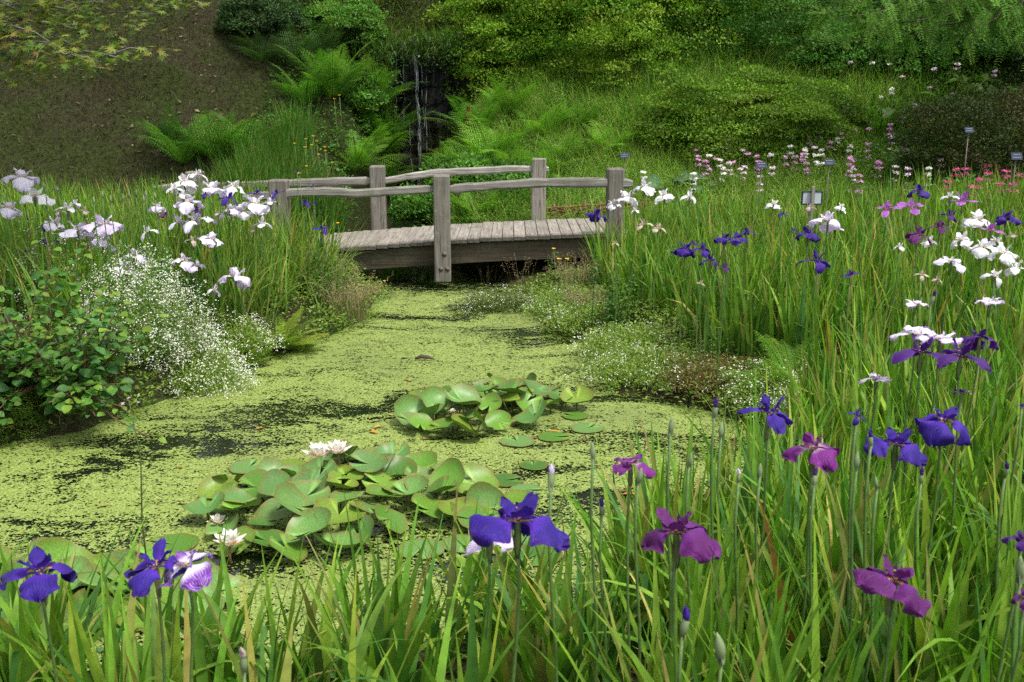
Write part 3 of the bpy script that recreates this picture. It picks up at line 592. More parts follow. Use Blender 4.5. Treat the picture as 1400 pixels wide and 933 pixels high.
# left bank
P = scatter(950, (-6.5, -1.6, 7.2, 12.9), lambda x, y: (sdf(x, y) > 0.3) & (x < -1.75) & ~((y > 10.6) & (x > -2.7)) & (x > -0.6 * y - 0.3) & ~((y < 8.2) & (x > -2.9) & (sdf(x, y) < 0.5)))
leaf_clumps('iris_leaves', P, 9, 0.12, (0.42, 0.78), (0.014, 0.026), 5, 0, (0.03, 0.35))
P = scatter(70, (-2.6, -1.8, 8.2, 10.4), lambda x, y: (sdf(x, y) > 0.25))
leaf_clumps('iris_leaves', P, 9, 0.14, (0.5, 0.8), (0.01, 0.018), 8, 0, (0.2, 0.6), wild=0.55, pool=[(0.14, 0.22, 0.04), (0.11, 0.19, 0.03), (0.2, 0.25, 0.07)], pp=None)
# tall lush grass left of the fall
def poly_px(pts, h=0.0): return [hit(u, v, h)[:2] for u, v in pts]
TALLG = [(0.05, 0.15, 0.016), (0.06, 0.17, 0.02), (0.036, 0.115, 0.018), (0.085, 0.2, 0.03)]
P = scatter(420, (-4.9, -2.4, 13.0, 15.6), lambda x, y: (sdf(x, y) > 0.12) & (x > -3.75 + 0.3 * (y - 13)) & ((y < 13.9) | (x < -3.0)) & (y < 15.1))
leaf_clumps('tall_grass', P, 14, 0.16, (0.5, 0.9), (0.012, 0.022), 5, 0, (0.02, 0.3), TALLG, None)
# loose fine grass on the bank behind the bridge
MEAD = [(0.15, 0.31, 0.04), (0.19, 0.35, 0.055), (0.12, 0.27, 0.032), (0.25, 0.34, 0.09), (0.09, 0.22, 0.028)]
P = scatter(3600, (-0.9, 7.0, 12.9, 18.2), lambda x, y: (sdf(x, y) > 0.25) & (x < 0.62 * y))
leaf_clumps('meadow_grass', P, 16, 0.2, (0.2, 0.5), (0.006, 0.013), 3, 0, (0.1, 0.9), MEAD, None, bendr=0.7, wild=0.3)
P = scatter(520, (0.9, 6.8, 11.4, 13.2), lambda x, y: (sdf(x, y) > 0.5) & (x < 0.62 * y))
leaf_clumps('meadow_grass', P, 12, 0.18, (0.25, 0.55), (0.006, 0.012), 3, 0, (0.1, 0.7), MEAD, None, bendr=0.6, wild=0.3)
P = scatter(1300, (-0.6, 6.0, 12.9, 16.8), lambda x, y: (sdf(x, y) > 0.3) & (x < 0.5 * y - 2.2))
leaf_clumps('meadow_grass', P, 14, 0.16, (0.35, 0.75), (0.004, 0.009), 5, 0, (0.1, 0.8), [(0.2, 0.36, 0.055), (0.26, 0.4, 0.08), (0.15, 0.3, 0.042), (0.3, 0.36, 0.13)], None, bendr=0.9, wild=0.5)
P = scatter(800, (-0.6, 5.0, 12.9, 16.4), lambda x, y: (sdf(x, y) > 0.3) & (x < 0.5 * y - 2.2)); cover('weeds', P, 40, 0.22, 0.6, (0.02, 0.05), MEAD, aspect=0.3)
# short mown turf on the bare slope
P = scatter(46000, (-13, -1.6, 12.6, 21), lambda x, y: (sdf(x, y) > 0.3) & (np.abs(x) < 0.6 * y + 1))
n = len(P); gpatch = (noise(P[:, 0], P[:, 1], 1.1) + R.normal(0, 0.5, n) > 0.15)[:, None]
c = np.where(gpatch, pick([(0.036, 0.053, 0.012), (0.046, 0.063, 0.016)], n), pick([(0.055, 0.044, 0.023), (0.075, 0.062, 0.034), (0.034, 0.027, 0.014)], n))
mb = MB(); mb.both(blades(P, R.uniform(0.04, 0.12, n), R.uniform(0.008, 0.02, n), R.uniform(0, 2 * PI, n), R.uniform(0.2, 1.2, n), R.uniform(0, 1, n), 2, c)); o = mb.build('slope_turf', M['blade']); o['kind'] = 'stuff'
# low green cover: leafy weeds filling banks and hill
HERB = [(0.06, 0.17, 0.022), (0.08, 0.205, 0.03), (0.043, 0.13, 0.02), (0.11, 0.24, 0.038)]
P = scatter(2200, (-1.1, 6.6, 12.6, 18.4), lambda x, y: (sdf(x, y) > 0.1) & (x < 0.62 * y)); cover('undergrowth', P, 22, 0.25, 0.32, (0.03, 0.07), HERB)
P = scatter(1500, (2.6, 9.5, 11.3, 18.5), lambda x, y: (x < 0.62 * y) & (x > 2.6 + 0.3 * (y - 12))); cover('undergrowth', P, 26, 0.3, 0.6, (0.03, 0.08), [(0.05, 0.12, 0.02), (0.07, 0.145, 0.025), (0.035, 0.085, 0.018)])
P = scatter(300, (-3.6, -2.3, 13.2, 18.6), lambda x, y: (sdf(x, y) > 0.05)); cover('undergrowth', P, 26, 0.22, 0.3, (0.03, 0.07), HERB)
P = scatter(800, (-3.6, -0.3, 17.9, 20.6), lambda x, y: (sdf(x, y) > 0.05)); cover('undergrowth', P, 30, 0.25, 0.42, (0.03, 0.08), [(0.06, 0.125, 0.025), (0.04, 0.085, 0.02), (0.1, 0.15, 0.045)])
P = scatter(420, (-3.4, -0.9, 17.95, 18.9), lambda x, y: (sdf(x, y) > 0.05)); Pt = P
leaf_clumps('trailing_grass', P, 10, 0.1, (0.25, 0.6), (0.006, 0.012), 5, 0, (0.4, 1.1), [(0.07, 0.12, 0.03), (0.1, 0.15, 0.04), (0.16, 0.14, 0.06)], None, wild=0.8)
# dead leaves lying on the bare slope
P = scatter(1500, (-12, -2.5, 13.2, 19.5), lambda x, y: (sdf(x, y) > 0.3) & (noise(x * 1.3, y * 1.3, 1.0) > -0.2)); P[:, 2] += 0.04; n = len(P); a = R.uniform(0, 2 * PI, n); L = R.uniform(0.03, 0.09, n)
mb = MB(); mb.both(diamonds(P, np.stack([np.cos(a), np.sin(a), R.normal(0.2, 0.3, n)], 1), R.normal(0, 0.5, (n, 3)) + [0, -0.4, 1.0], L, L * 0.5, pick([(0.16, 0.1, 0.05), (0.1, 0.06, 0.03), (0.24, 0.18, 0.09), (0.06, 0.1, 0.02), (0.07, 0.12, 0.025)], n), 0.2)); o = mb.build('leaf_litter', M['dry']); o['kind'] = 'stuff'
# growth hanging over the lip and down the left side of the rock
n = 1500; e_ = R.random(n) < 0.72; P = np.stack([np.where(e_, R.uniform(-2.7, -0.5, n), R.normal(-2.2, 0.12, n)), np.where(e_, R.uniform(17.7, 18.15, n), R.uniform(17.45, 17.8, n)), np.where(e_, R.uniform(2.7, 3.05, n), R.uniform(0.6, 2.9, n))], 1)
mb = MB(); mb.both(blades(P, R.uniform(0.2, 0.6, n), R.uniform(0.008, 0.018, n), -PI / 2 + R.normal(0, 0.7, n), R.uniform(0.1, 1.2, n), R.uniform(0.8, 2.2, n), 6, pick([(0.07, 0.15, 0.025), (0.1, 0.19, 0.035), (0.05, 0.11, 0.02), (0.17, 0.17, 0.06)], n), face=0.4))
n = 5200; q = R.integers(0, len(P), n); Q = P[q] + R.normal(0, 0.09, (n, 3)) - [0, 0.04, 0.03]; L = R.uniform(0.03, 0.075, n); mb.both(diamonds(Q, R.normal(0, 1, (n, 3)) - [0, 0.5, 0.2], R.normal(0, 0.4, (n, 3)) + [0, -0.4, 0.8], L, L * 0.5, pick([(0.06, 0.14, 0.022), (0.085, 0.18, 0.03), (0.045, 0.1, 0.02)], n), 0.1)); o = mb.build('hanging_growth', M['leaf']); o['kind'] = 'stuff'
# low bank herbs along both shores (behind the white flower mounds)
P = scatter(1500, (-4.2, 2.8, 5.4, 11.2), lambda x, y: (sdf(x, y) > -0.06) & (sdf(x, y) < 0.85)); cover('bank_herbs', P, 34, 0.13, 0.2, (0.016, 0.045), [(0.11, 0.21, 0.025), (0.18, 0.28, 0.045), (0.14, 0.24, 0.03), (0.24, 0.3, 0.07)])
P = scatter(500, (-3.2, 2.0, 2.0, 4.6), lambda x, y: (sdf(x, y) > -0.02)); cover('bank_herbs', P, 10, 0.12, 0.12, (0.014, 0.04), HERB + [(0.1, 0.05, 0.03)])
# dark leaf litter on the iris bed soil
P = scatter(7000, (0.2, 5.0, 1.9, 9.0), lambda x, y: sdf(x, y) > 0.1); P[:, 2] += 0.03; n = len(P); a = R.uniform(0, 2 * PI, n)
mb = MB(); mb.both(diamonds(P, np.stack([np.cos(a), np.sin(a), R.normal(0, 0.2, n)], 1), np.stack([R.normal(0, 0.4, n), R.normal(0, 0.4, n), np.ones(n)], 1), R.uniform(0.02, 0.05, n), R.uniform(0.01, 0.02, n), pick([(0.14, 0.08, 0.05), (0.2, 0.12, 0.08), (0.07, 0.04, 0.03)], n))); o = mb.build('bark_mulch', M['dry']); o['kind'] = 'stuff'

# ------------------------------------------------------------------ ferns
def fern_data(nf, L, pairs=22, K=0, lean=(0.25, 0.8), bend=(0.5, 1.1), rel=0.26, pool=((0.09, 0.18, 0.03),), az=None, pw=0.32, droop=0.25, fill=2 * PI):
    mb = MB()
    for f in range(nf):
        a = (f + R.uniform(-0.35, 0.35)) * fill / nf if az is None else az + R.normal(0, 0.5)
        l = L * R.uniform(0.75, 1.1); le = R.uniform(*lean); be = R.uniform(*bend); s = np.linspace(0, 1, 15); th = le + be * s ** 1.4
        ds = l / 14; hx = np.concatenate([[0], np.cumsum(np.sin((th[1:] + th[:-1]) / 2) * ds)]); hz = np.concatenate([[0], np.cumsum(np.cos((th[1:] + th[:-1]) / 2) * ds)])
        d = np.array([math.cos(a), math.sin(a), 0]); sd = np.array([-d[1], d[0], 0]); P = hx[:, None] * d + hz[:, None] * np.array([0, 0, 1.0])
        col = pick(pool, 1, 0.12)[0]
        add_tube(mb, P[::2], l * 0.006 * (1 - 0.8 * s[::2]) + 0.001, 3, col * np.array([0.9, 0.75, 0.6]))
        u = np.linspace(0.14, 0.985, pairs); Q = np.stack([np.interp(u, s, P[:, i]) for i in range(3)], 1); tt = np.interp(u, s, th)
        T = np.sin(tt)[:, None] * d + np.cos(tt)[:, None] * np.array([0, 0, 1.0]); Nn = np.cross(T, sd); Nn *= np.sign(Nn[:, 2:] + 1e-6)
        pl = l * rel * np.minimum(1, (u - 0.05) / 0.28) * (1 - u ** 2.2) ** 0.75 + 0.006
        tw = R.normal(0, 0.18)
        for sg in (-1, 1):
            D = nrm(sd * sg * math.cos(0.42) + T * math.sin(0.42) + Nn * (tw * sg) - np.array([0, 0, 1.0]) * droop * R.uniform(0.3, 1.2, (pairs, 1)))
            if K == 0: mb.both(diamonds(Q, D, Nn, pl, np.maximum(pl * pw, 0.012), np.repeat(col[None] * R.uniform(0.85, 1.15, (pairs, 1)), 1, 0), 0.2))
            else:
                w = np.linspace(0.12, 0.97, K); B = (Q[:, None] + D[:, None] * (pl[:, None] * w[None])[:, :, None]).reshape(-1, 3)
                Dn = np.repeat(D, K, 0); Nk = np.repeat(Nn, K, 0); sl = np.repeat(pl, K) * 0.2 * np.tile(1 - 0.75 * w ** 1.5, pairs) + 0.003
                side = nrm(np.cross(Nk, Dn))
                for s2 in (-1, 1):
                    mb.both(diamonds(B, nrm(side * s2 + Dn * 0.55), Nk, sl, sl * 0.62, np.clip(col[None] * R.uniform(0.85, 1.18, (len(B), 1)), 0, 1)))
    return mb
def place_fern(u, v, h, label, data, s=1.0, group='ferns around the pond and waterfall', name='fern', cat='fern'):
    x, y, g, z, t = hit(u, v, h); o = link(name, data, None, (x, y, g - 0.03)); o.rotation_euler = (0, 0, R.uniform(0, 6.28)); o.scale = (s, s, s * R.uniform(0.9, 1.1)); return tag(o, label, cat, group)
FG = [(0.085, 0.21, 0.026), (0.11, 0.245, 0.035), (0.07, 0.18, 0.024)]; FB = [(0.15, 0.3, 0.035), (0.18, 0.34, 0.05), (0.12, 0.265, 0.03)]; FD = [(0.04, 0.085, 0.025), (0.05, 0.1, 0.03), (0.035, 0.075, 0.025)]
big = [fern_data(16, 1.1, 24, 7, pool=FG + FB).data('fern_fronds', M['fern']) for _ in range(2)]
med = [fern_data(13, 0.62, 20, 5, pool=FG).data('fern_fronds', M['fern']) for _ in range(2)]
lite = [fern_data(17, 0.85, 22, 6, pool=FB, lean=(0.25, 1.1)).data('fern_fronds', M['fern']) for _ in range(2)]
dark = [fern_data(14, 0.6, 20, 5, pool=FD, lean=(0.2, 0.9)).data('fern_fronds', M['fern']) for _ in range(2)]
brt = [fern_data(15, 0.42, 24, 8, pool=[(0.22, 0.31, 0.04), (0.18, 0.28, 0.035), (0.26, 0.34, 0.06)], lean=(0.5, 1.05), bend=(0.35, 0.8), rel=0.22).data('fern_fronds', M['fern']) for _ in range(2)]
for k, (u, v, h, dl, s, lab) in enumerate([
    (225, 172, 0.25, dark, 0.9, 'small dark fern growing beside the worn ledge on the bare slope'),
    (250, 228, 0.02, med, 1.5, 'soft green fern at the foot of the bare slope, leftmost in its row'),
    (297, 222, 0.02, med, 1.6, 'soft feathery fern, middle of the row at the foot of the slope'),
    (340, 218, 0.02, med, 1.5, 'feathery fern at the foot of the slope beside the tall grass'),
    (358, 60, 0.3, dark, 1.3, 'dark fern on the top edge of the bare slope, nearest to the bare ground'),
    (405, 70, 0.3, dark, 1.4, 'dense dark fern high above the tall grass left of the waterfall'),
    (440, 55, 0.3, dark, 1.3, 'dark fern close to the top of the photo, left of the trailing grass'),
    (418, 140, 0.05, med, 1.4, 'green fern with loose fronds on the slope edge above the buttercups'),
    (455, 135, 0.05, big, 1.0, 'tall fern high on the left bank of the waterfall'),
    (500, 160, 0.05, big, 1.15, 'large fern arching toward the dark rock from the left'),
    (520, 215, 0.05, big, 1.1, 'large fern with drooping fronds left of the waterfall foot'),
    (488, 235, 0.05, lite, 1.1, 'bright green fern above the left bridge posts by the tall grass'),
    (528, 262, 0.02, med, 1.2, 'fern low beside the stream right above the far bridge rail'),
    (608, 240, 0.05, lite, 1.15, 'pale green fern leaning into the stream right of the waterfall'),
    (640, 255, 0.05, lite, 1.1, 'pale fern beneath the rusty dock seed spike'),
    (672, 228, 0.05, lite, 1.2, 'pale fern in front of the big clipped shrub, right of the dock'),
    (712, 252, 0.05, lite, 1.1, 'pale feathery fern behind the far right bridge post'),
    (655, 190, 0.05, big, 1.0, 'tall fern at the foot of the big clipped shrub'),
    (770, 225, 0.05, med, 1.3, 'mid green fern in the loose grass right of the far bridge post'),
    (550, 305, 0.02, lite, 0.9, 'green fern framed by the rails left of the tall bolted post'),
    (585, 308, 0.02, med, 1.1, 'low green fern seen under the rail just left of the bolted post'),
    (650, 305, 0.02, lite, 0.9, 'green fern framed by the rails right of the bolted post'),
    (695, 300, 0.02, med, 1.2, 'green fern seen between the rails close to the far right post'),
    (745, 195, 0.02, lite, 1.0, 'pale fern in the loose grass above the far right bridge post'),
    (790, 180, 0.02, med, 1.2, 'soft fern in the meadow slope left of the flat domed shrub, upper of two'),
    (835, 215, 0.02, lite, 0.9, 'soft pale fern in the meadow slope left of the flat domed shrub, lower of two'),
    (700, 170, 0.02, lite, 1.1, 'pale fern under the lower edge of the huge clipped shrub'),
    (745, 245, 0.02, lite, 0.9, 'pale fern right behind the far right bridge post'),
    (910, 185, 0.02, med, 1.1, 'soft green fern at the left foot of the flat domed shrub'),
    (1200, 190, 0.02, med, 1.2, 'green fern among the pink primulas right of the flat domed shrub'),
    (380, 452, 0.15, brt, 1.1, 'bright yellow green fern on the left bank above the water'),
    (405, 462, 0.12, brt, 0.8, 'small bright fern overhanging the duckweed on the left bank'),
    (330, 478, 0.15, brt, 0.7, 'small yellowish fern in the white flowers on the left bank'),
    (1148, 492, 0.12, brt, 0.75, 'yellow green fern at the edge of the right iris bed'),
    (1085, 500, 0.15, lite, 0.6, 'soft green fern on the right bank above the white flowers'),
    (838, 492, 0.05, brt, 0.45, 'tiny bright fern among the white flowers on the right shore')]):
    place_fern(u, v, h, lab, dl[k % 2], s)
# rusty dock
for (u, v, h, lab) in ((641, 200, 0.75, 'tall rust brown dock seed spike standing above the pale ferns'), (596, 228, 0.5, 'shorter rust brown dock seed spike beside the stream'), (618, 232, 0.45, 'short rust brown dock seed spike low behind the far bridge rail')):
    x, y, g, z, t = hit(u, v, 0.2); mb = MB(); add_tube(mb, [(0, 0, 0), (0.01, 0, h * 0.6), (0.0, 0, h)], [0.008, 0.006, 0.003], 5, (0.16, 0.08, 0.03))
    n = 900; s = R.uniform(0.42, 1.02, n); a = R.uniform(0, 2 * PI, n); r = 0.055 * np.sin(PI * np.clip((s - 0.36) / 0.68, 0, 1)) * np.sqrt(R.random(n)) + 0.005
    pos = np.stack([r * np.cos(a), r * np.sin(a), s * h], 1); mb.both(diamonds(pos, np.stack([np.cos(a), np.sin(a), R.normal(0.3, 0.6, n)], 1), R.normal(0, 1, (n, 3)), np.full(n, 0.02), np.full(n, 0.013), pick([(0.22, 0.09, 0.03), (0.16, 0.06, 0.025), (0.28, 0.13, 0.05)], n)))
    n = 6; a = R.uniform(0, 2 * PI, n); mb.both(broadleaf(np.zeros((n, 3)) + [0, 0, 0.1], np.stack([np.cos(a), np.sin(a), R.uniform(0.6, 1.4, n)], 1), np.tile([0, 0, 1.0], (n, 1)), np.full(n, 0.32), np.full(n, 0.09), pick([(0.08, 0.15, 0.03)], n)))
    tag(mb.build('dock_plant', M['dry'], origin=(0, 0, 0)), lab, 'dock', 'rusty dock plants').location = (x, y, g)

# ------------------------------------------------------------------ shrubs
def shrub(name, label, c, rad, npuff, pr, per, L, pool, zmin=-0.15, cat='shrub', facing=True, flat=0.6):
    npuff = int(npuff * 1.8); L = L * 0.88
    c = np.array(c, float); rad = np.array(rad, float)
    mb = MB(); n = npuff; D = nrm(R.normal(0, 1, (n * 6, 3)))
    k = (D[:, 2] > zmin) & ((D[:, 1] < 0.55) if facing else True); D = D[k][:n]; n = len(D)
    lump = 1 + 0.2 * noise(D[:, 0] * 3 + c[0], D[:, 2] * 3 + c[1] + D[:, 1] * 2, 1.6)
    C = D * rad * (lump * R.uniform(0.9, 1.04, n) * np.where(R.random(n) < 0.27, R.uniform(0.45, 0.8, n), 1.0))[:, None]; pcol = pick(pool, n, 0.14)
    r = pr * R.uniform(0.5, 1.4, n)
    e = nrm(R.normal(0, 1, (n, per, 3))); e[:, :, 2] = np.abs(e[:, :, 2]) * 1.0 - 0.25; e = nrm(e + 0.35 * D[:, None])
    rr = (r[:, None] * R.uniform(0.62, 1.03, (n, per)) ** 0.6)[:, :, None]
    pos = (C[:, None] + e * rr * np.array([1, 1, flat])).reshape(-1, 3)
    m = n * per; d = nrm(e.reshape(-1, 3) * 0.6 + R.normal(0, 0.75, (m, 3)) + [0, 0, 0.25]); nor = nrm(e.reshape(-1, 3) + [0, 0, 0.8] + R.normal(0, 0.45, (m, 3)))
    col = np.repeat(pcol, per, 0) * R.uniform(0.75, 1.3, (m, 1)); LL = L * R.uniform(0.55, 1.5, m)
    mb.both(diamonds(pos, d, nor, LL, LL * 0.46, col, 0.12))
    root = thing(name, label, cat, tuple(c))
    mb.build('leaves', M['shrub'], root)
    # woody heart: knotted branches filling the inside
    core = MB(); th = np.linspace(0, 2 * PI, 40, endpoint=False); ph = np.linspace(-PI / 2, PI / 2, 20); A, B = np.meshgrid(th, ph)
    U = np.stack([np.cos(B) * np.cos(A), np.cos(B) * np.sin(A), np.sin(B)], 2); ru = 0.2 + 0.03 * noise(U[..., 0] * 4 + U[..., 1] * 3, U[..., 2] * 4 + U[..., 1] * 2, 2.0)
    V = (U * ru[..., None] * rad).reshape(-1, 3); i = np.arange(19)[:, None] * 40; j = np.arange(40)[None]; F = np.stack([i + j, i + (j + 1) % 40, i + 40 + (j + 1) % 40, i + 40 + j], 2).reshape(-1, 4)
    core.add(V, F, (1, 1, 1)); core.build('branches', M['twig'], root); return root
AZ = [(0.11, 0.23, 0.013), (0.145, 0.27, 0.017), (0.085, 0.19, 0.012), (0.19, 0.3, 0.026)]
shrub('clipped_shrub', 'huge mounded bright green shrub right of the waterfall, reaching the top of the photo', (1.9, 18.9, 2.75), (2.7, 2.0, 2.05), 700, 0.34, 260, 0.05, AZ, -0.6)
shrub('clipped_shrub', 'bright green lobe of shrub hanging over the right side of the waterfall rock', (-0.02, 18.1, 2.7), (0.72, 0.85, 1.1), 120, 0.27, 240, 0.048, AZ, -0.6)
shrub('clipped_shrub', 'darker green mounded shrub rising behind the flat topped shrub, right of the huge one', (4.6, 18.3, 3.0), (1.9, 1.7, 1.5), 240, 0.32, 240, 0.048, [(0.04, 0.125, 0.014), (0.052, 0.145, 0.018), (0.068, 0.165, 0.02)], -0.5)
shrub('clipped_shrub', 'smaller flat domed green shrub above the pink and white primulas', (3.55, 15.5, 1.55), (1.5, 1.2, 0.78), 260, 0.3, 240, 0.042, [(0.105, 0.2, 0.015), (0.135, 0.235, 0.02), (0.08, 0.16, 0.013)], -0.35, flat=0.42)
shrub('rusty_shrub', 'low dark brownish green shrub at the right edge behind the magenta flowers', (6.5, 13.2, 1.4), (1.35, 0.95, 0.66), 150, 0.32, 300, 0.035, [(0.03, 0.05, 0.008), (0.042, 0.055, 0.01), (0.022, 0.045, 0.008), (0.05, 0.042, 0.012)], -0.5)  # leaf colours darkened to carry the shade of overhanging trees
shrub('mossy_mound', 'small rounded cushion of tiny leaves at the left edge by the water', (-3.3, 6.2, 0.1), (0.3, 0.28, 0.27), 60, 0.07, 260, 0.012, [(0.1, 0.18, 0.02), (0.13, 0.21, 0.03), (0.08, 0.15, 0.02)], -0.2, cat='cushion plant', facing=False, flat=0.8)
shrub('dark_shrub', 'dark leafy shrub at the top of the bank left of the trailing grass', (-3.1, 19.6, 4.0), (1.3, 0.9, 0.9), 110, 0.25, 170, 0.06, [(0.04, 0.085, 0.02), (0.055, 0.105, 0.025)], -0.6)
shrub('dark_shrub', 'dark leafy shrub above the waterfall lip behind the trailing grass', (-1.5, 20.3, 4.3), (1.3, 0.9, 0.9), 120, 0.25, 170, 0.06, [(0.06, 0.115, 0.025), (0.045, 0.09, 0.02)], -0.6)
shrub('hanging_bush', 'bushy green mass of foliage below the drooping conifer branches at the upper right', (7.2, 17.6, 2.3), (2.9, 1.3, 1.6), 240, 0.32, 200, 0.06, [(0.045, 0.105, 0.02), (0.06, 0.13, 0.025)], -0.5, cat='bush')

# soft bushes that fill the hillside between the clipped shrubs
for (u, v, Y, rx, rz, pool_, lab) in (
    (1150, 75, 16.8, 0.7, 0.5, HERB, 'dark leafy bush right of the flat domed shrub'),
    (1240, 70, 16.8, 0.8, 0.55, HERB, 'dark leafy bush under the drooping conifer sprays'),
    (1345, 62, 16.8, 0.8, 0.5, HERB, 'dark leafy bush highest on the shaded bank at the right'),
    (360, 50, 17.2, 0.6, 0.4, FD, 'dark bush at the top of the bare slope'),
    (470, 70, 17.9, 0.62, 0.5, FG, 'dark ferny bush hanging over the left side of the waterfall'),
    (487, 160, 16.9, 0.34, 0.34, FG, 'green bush crowding the left edge of the waterfall rock'),
    (700, 275, 14.3, 0.45, 0.3, HERB, 'fresh green leafy bush seen through the rails near the far right post'),
    (585, 285, 14.3, 0.42, 0.26, HERB, 'fresh green leafy bush seen through the rails beside the bolted post'),
    (640, 270, 14.6, 0.5, 0.3, FG, 'fresh green leafy bush in the middle of the view under the near rail')):
    q = at_depth(u, v, Y); shrub('leafy_bush', lab, (q[0], q[1], max(q[2] - rz * 0.4, g1(q[0], q[1]) + 0.1)), (rx, rx * 0.8, rz), 60, 0.17, 150, 0.05, pool_, -0.3, 'bush', flat=0.7)
# ------------------------------------------------------------------ alder sapling on the left bank
al = thing('alder_sapling', 'leafy young alder with broad rounded leaves leaning over the water on the left', 'sapling', (-3.1, 6.5, g1(-3.1, 6.5)))
mb = MB(); lb = MB()
stems = [(R.uniform(-0.9, 0.72), R.uniform(-0.55, 0.25), R.uniform(0.22, 0.66), R.normal(0, 0.22), R.normal(0, 0.15)) for _ in range(56)] + [(0.12, 0.0, 0.92, 0.02, 0), (0.2, 0.1, 0.85, 0.1, 0.0), (-0.5, 0.1, 0.62, -0.1, 0), (-0.6, 0.15, 0.7, -0.05, 0), (-0.85, 0.05, 0.6, 0.05, 0)] + [(R.uniform(-0.8, 0.75), R.uniform(-0.6, -0.3), R.uniform(-0.22, 0.16), R.normal(0, 0.15), -0.12) for _ in range(34)]
for (x, y, h, dx, dy) in stems:
    t = np.linspace(0, 1, 8)[:, None]; P = np.array([x * 0.6, y * 0.6, 0]) + t * np.array([dx + x * 0.4, dy + y * 0.4 - 0.05, h]) + np.stack([0.02 * np.sin(t[:, 0] * 8 + x * 9), 0.02 * np.cos(t[:, 0] * 7), 0 * t[:, 0]], 1)
    add_tube(mb, P, 0.008 * (1 - 0.7 * t[:, 0]), 5, (0.12, 0.07, 0.045))
    n = int(24 * max(h, 0.25) / 0.6) + 4; s = R.uniform(0.04, 1.02, n); Q = np.stack([np.interp(s, t[:, 0], P[:, i]) for i in range(3)], 1)
    a = np.arange(n) * 2.4 + R.normal(0, 0.3, n); d = np.stack([np.cos(a), np.sin(a), R.uniform(-0.3, 0.35, n)], 1); Q2 = Q + nrm(d) * R.uniform(0.02, 0.075, n)[:, None]
    L = R.uniform(0.045, 0.085, n) * np.where(s > 0.88, 0.7, 1)
    col = pick([(0.06, 0.165, 0.03), (0.08, 0.195, 0.034), (0.1, 0.225, 0.034), (0.055, 0.15, 0.042)], n); col = np.where((s > 0.8)[:, None] & (R.random(n) < 0.7)[:, None], pick([(0.15, 0.24, 0.03), (0.12, 0.21, 0.03)], n), col)
    lb.both(broadleaf(Q2, d, np.stack([R.normal(0, 0.25, n), -0.25 + R.normal(0, 0.25, n), np.ones(n)], 1), L, L * 0.86, col, 0.14, 0.25, 0.04))
mb.build('stem', M['stem'], al); lb.build('leaves', M['leaf'], al)
# nettle like herbs
def leafy_herb(u, v, n_st, H, label, sp=0.25, Ll=(0.05, 0.09), name='leafy_herb', pool=HERB):
    x, y, g, z, t0 = hit(u, v, 0.0); mb = MB()
    for _ in range(n_st):
        a0, r0 = R.uniform(0, 6.28), sp * math.sqrt(R.random()); h = H * R.uniform(0.65, 1.1); P = np.array([r0 * math.cos(a0), r0 * math.sin(a0), 0]) + np.linspace(0, 1, 5)[:, None] * np.array([R.normal(0, 0.05), R.normal(0, 0.05), h])
        add_tube(mb, P, [0.005, 0.005, 0.004, 0.003, 0.002], 4, (0.09, 0.14, 0.03)); n = int(h / 0.035); s = np.linspace(0.15, 1, n); Q = P[0] + s[:, None] * (P[-1] - P[0])
        for k in (0, 1):
            a = np.arange(n) * PI / 2 + k * PI + R.normal(0, 0.25, n); d = np.stack([np.cos(a), np.sin(a), R.uniform(-0.2, 0.5, n)], 1); L = R.uniform(*Ll, n) * (1.05 - 0.55 * s)
            mb.both(broadleaf(Q, d, np.tile([0, 0, 1.0], (n, 1)) + R.normal(0, 0.15, (n, 3)), L, L * 0.36, pick(pool, n), 0.12, 0.3))
    o = mb.build(name, M['leaf']); o.location = (x, y, g - 0.02); return tag(o, label, 'herb')
leafy_herb(838, 455, 16, 0.62, 'bushy leafy green herb on the right shore in front of the tall iris leaves', 0.22)
leafy_herb(445, 415, 14, 0.5, 'leafy green herb on the left bank close to the left end of the bridge', 0.22)
leafy_herb(765, 380, 6, 0.32, 'small leafy herb beside the dark gap under the bridge', 0.15)
leafy_herb(970, 500, 7, 0.34, 'small upright green herb rising out of the white flowers on the right shore', 0.15, (0.04, 0.07))
leafy_herb(1185, 640, 5, 0.3, 'low leafy weed between the foreground iris leaves on the right', 0.12, (0.04, 0.06))
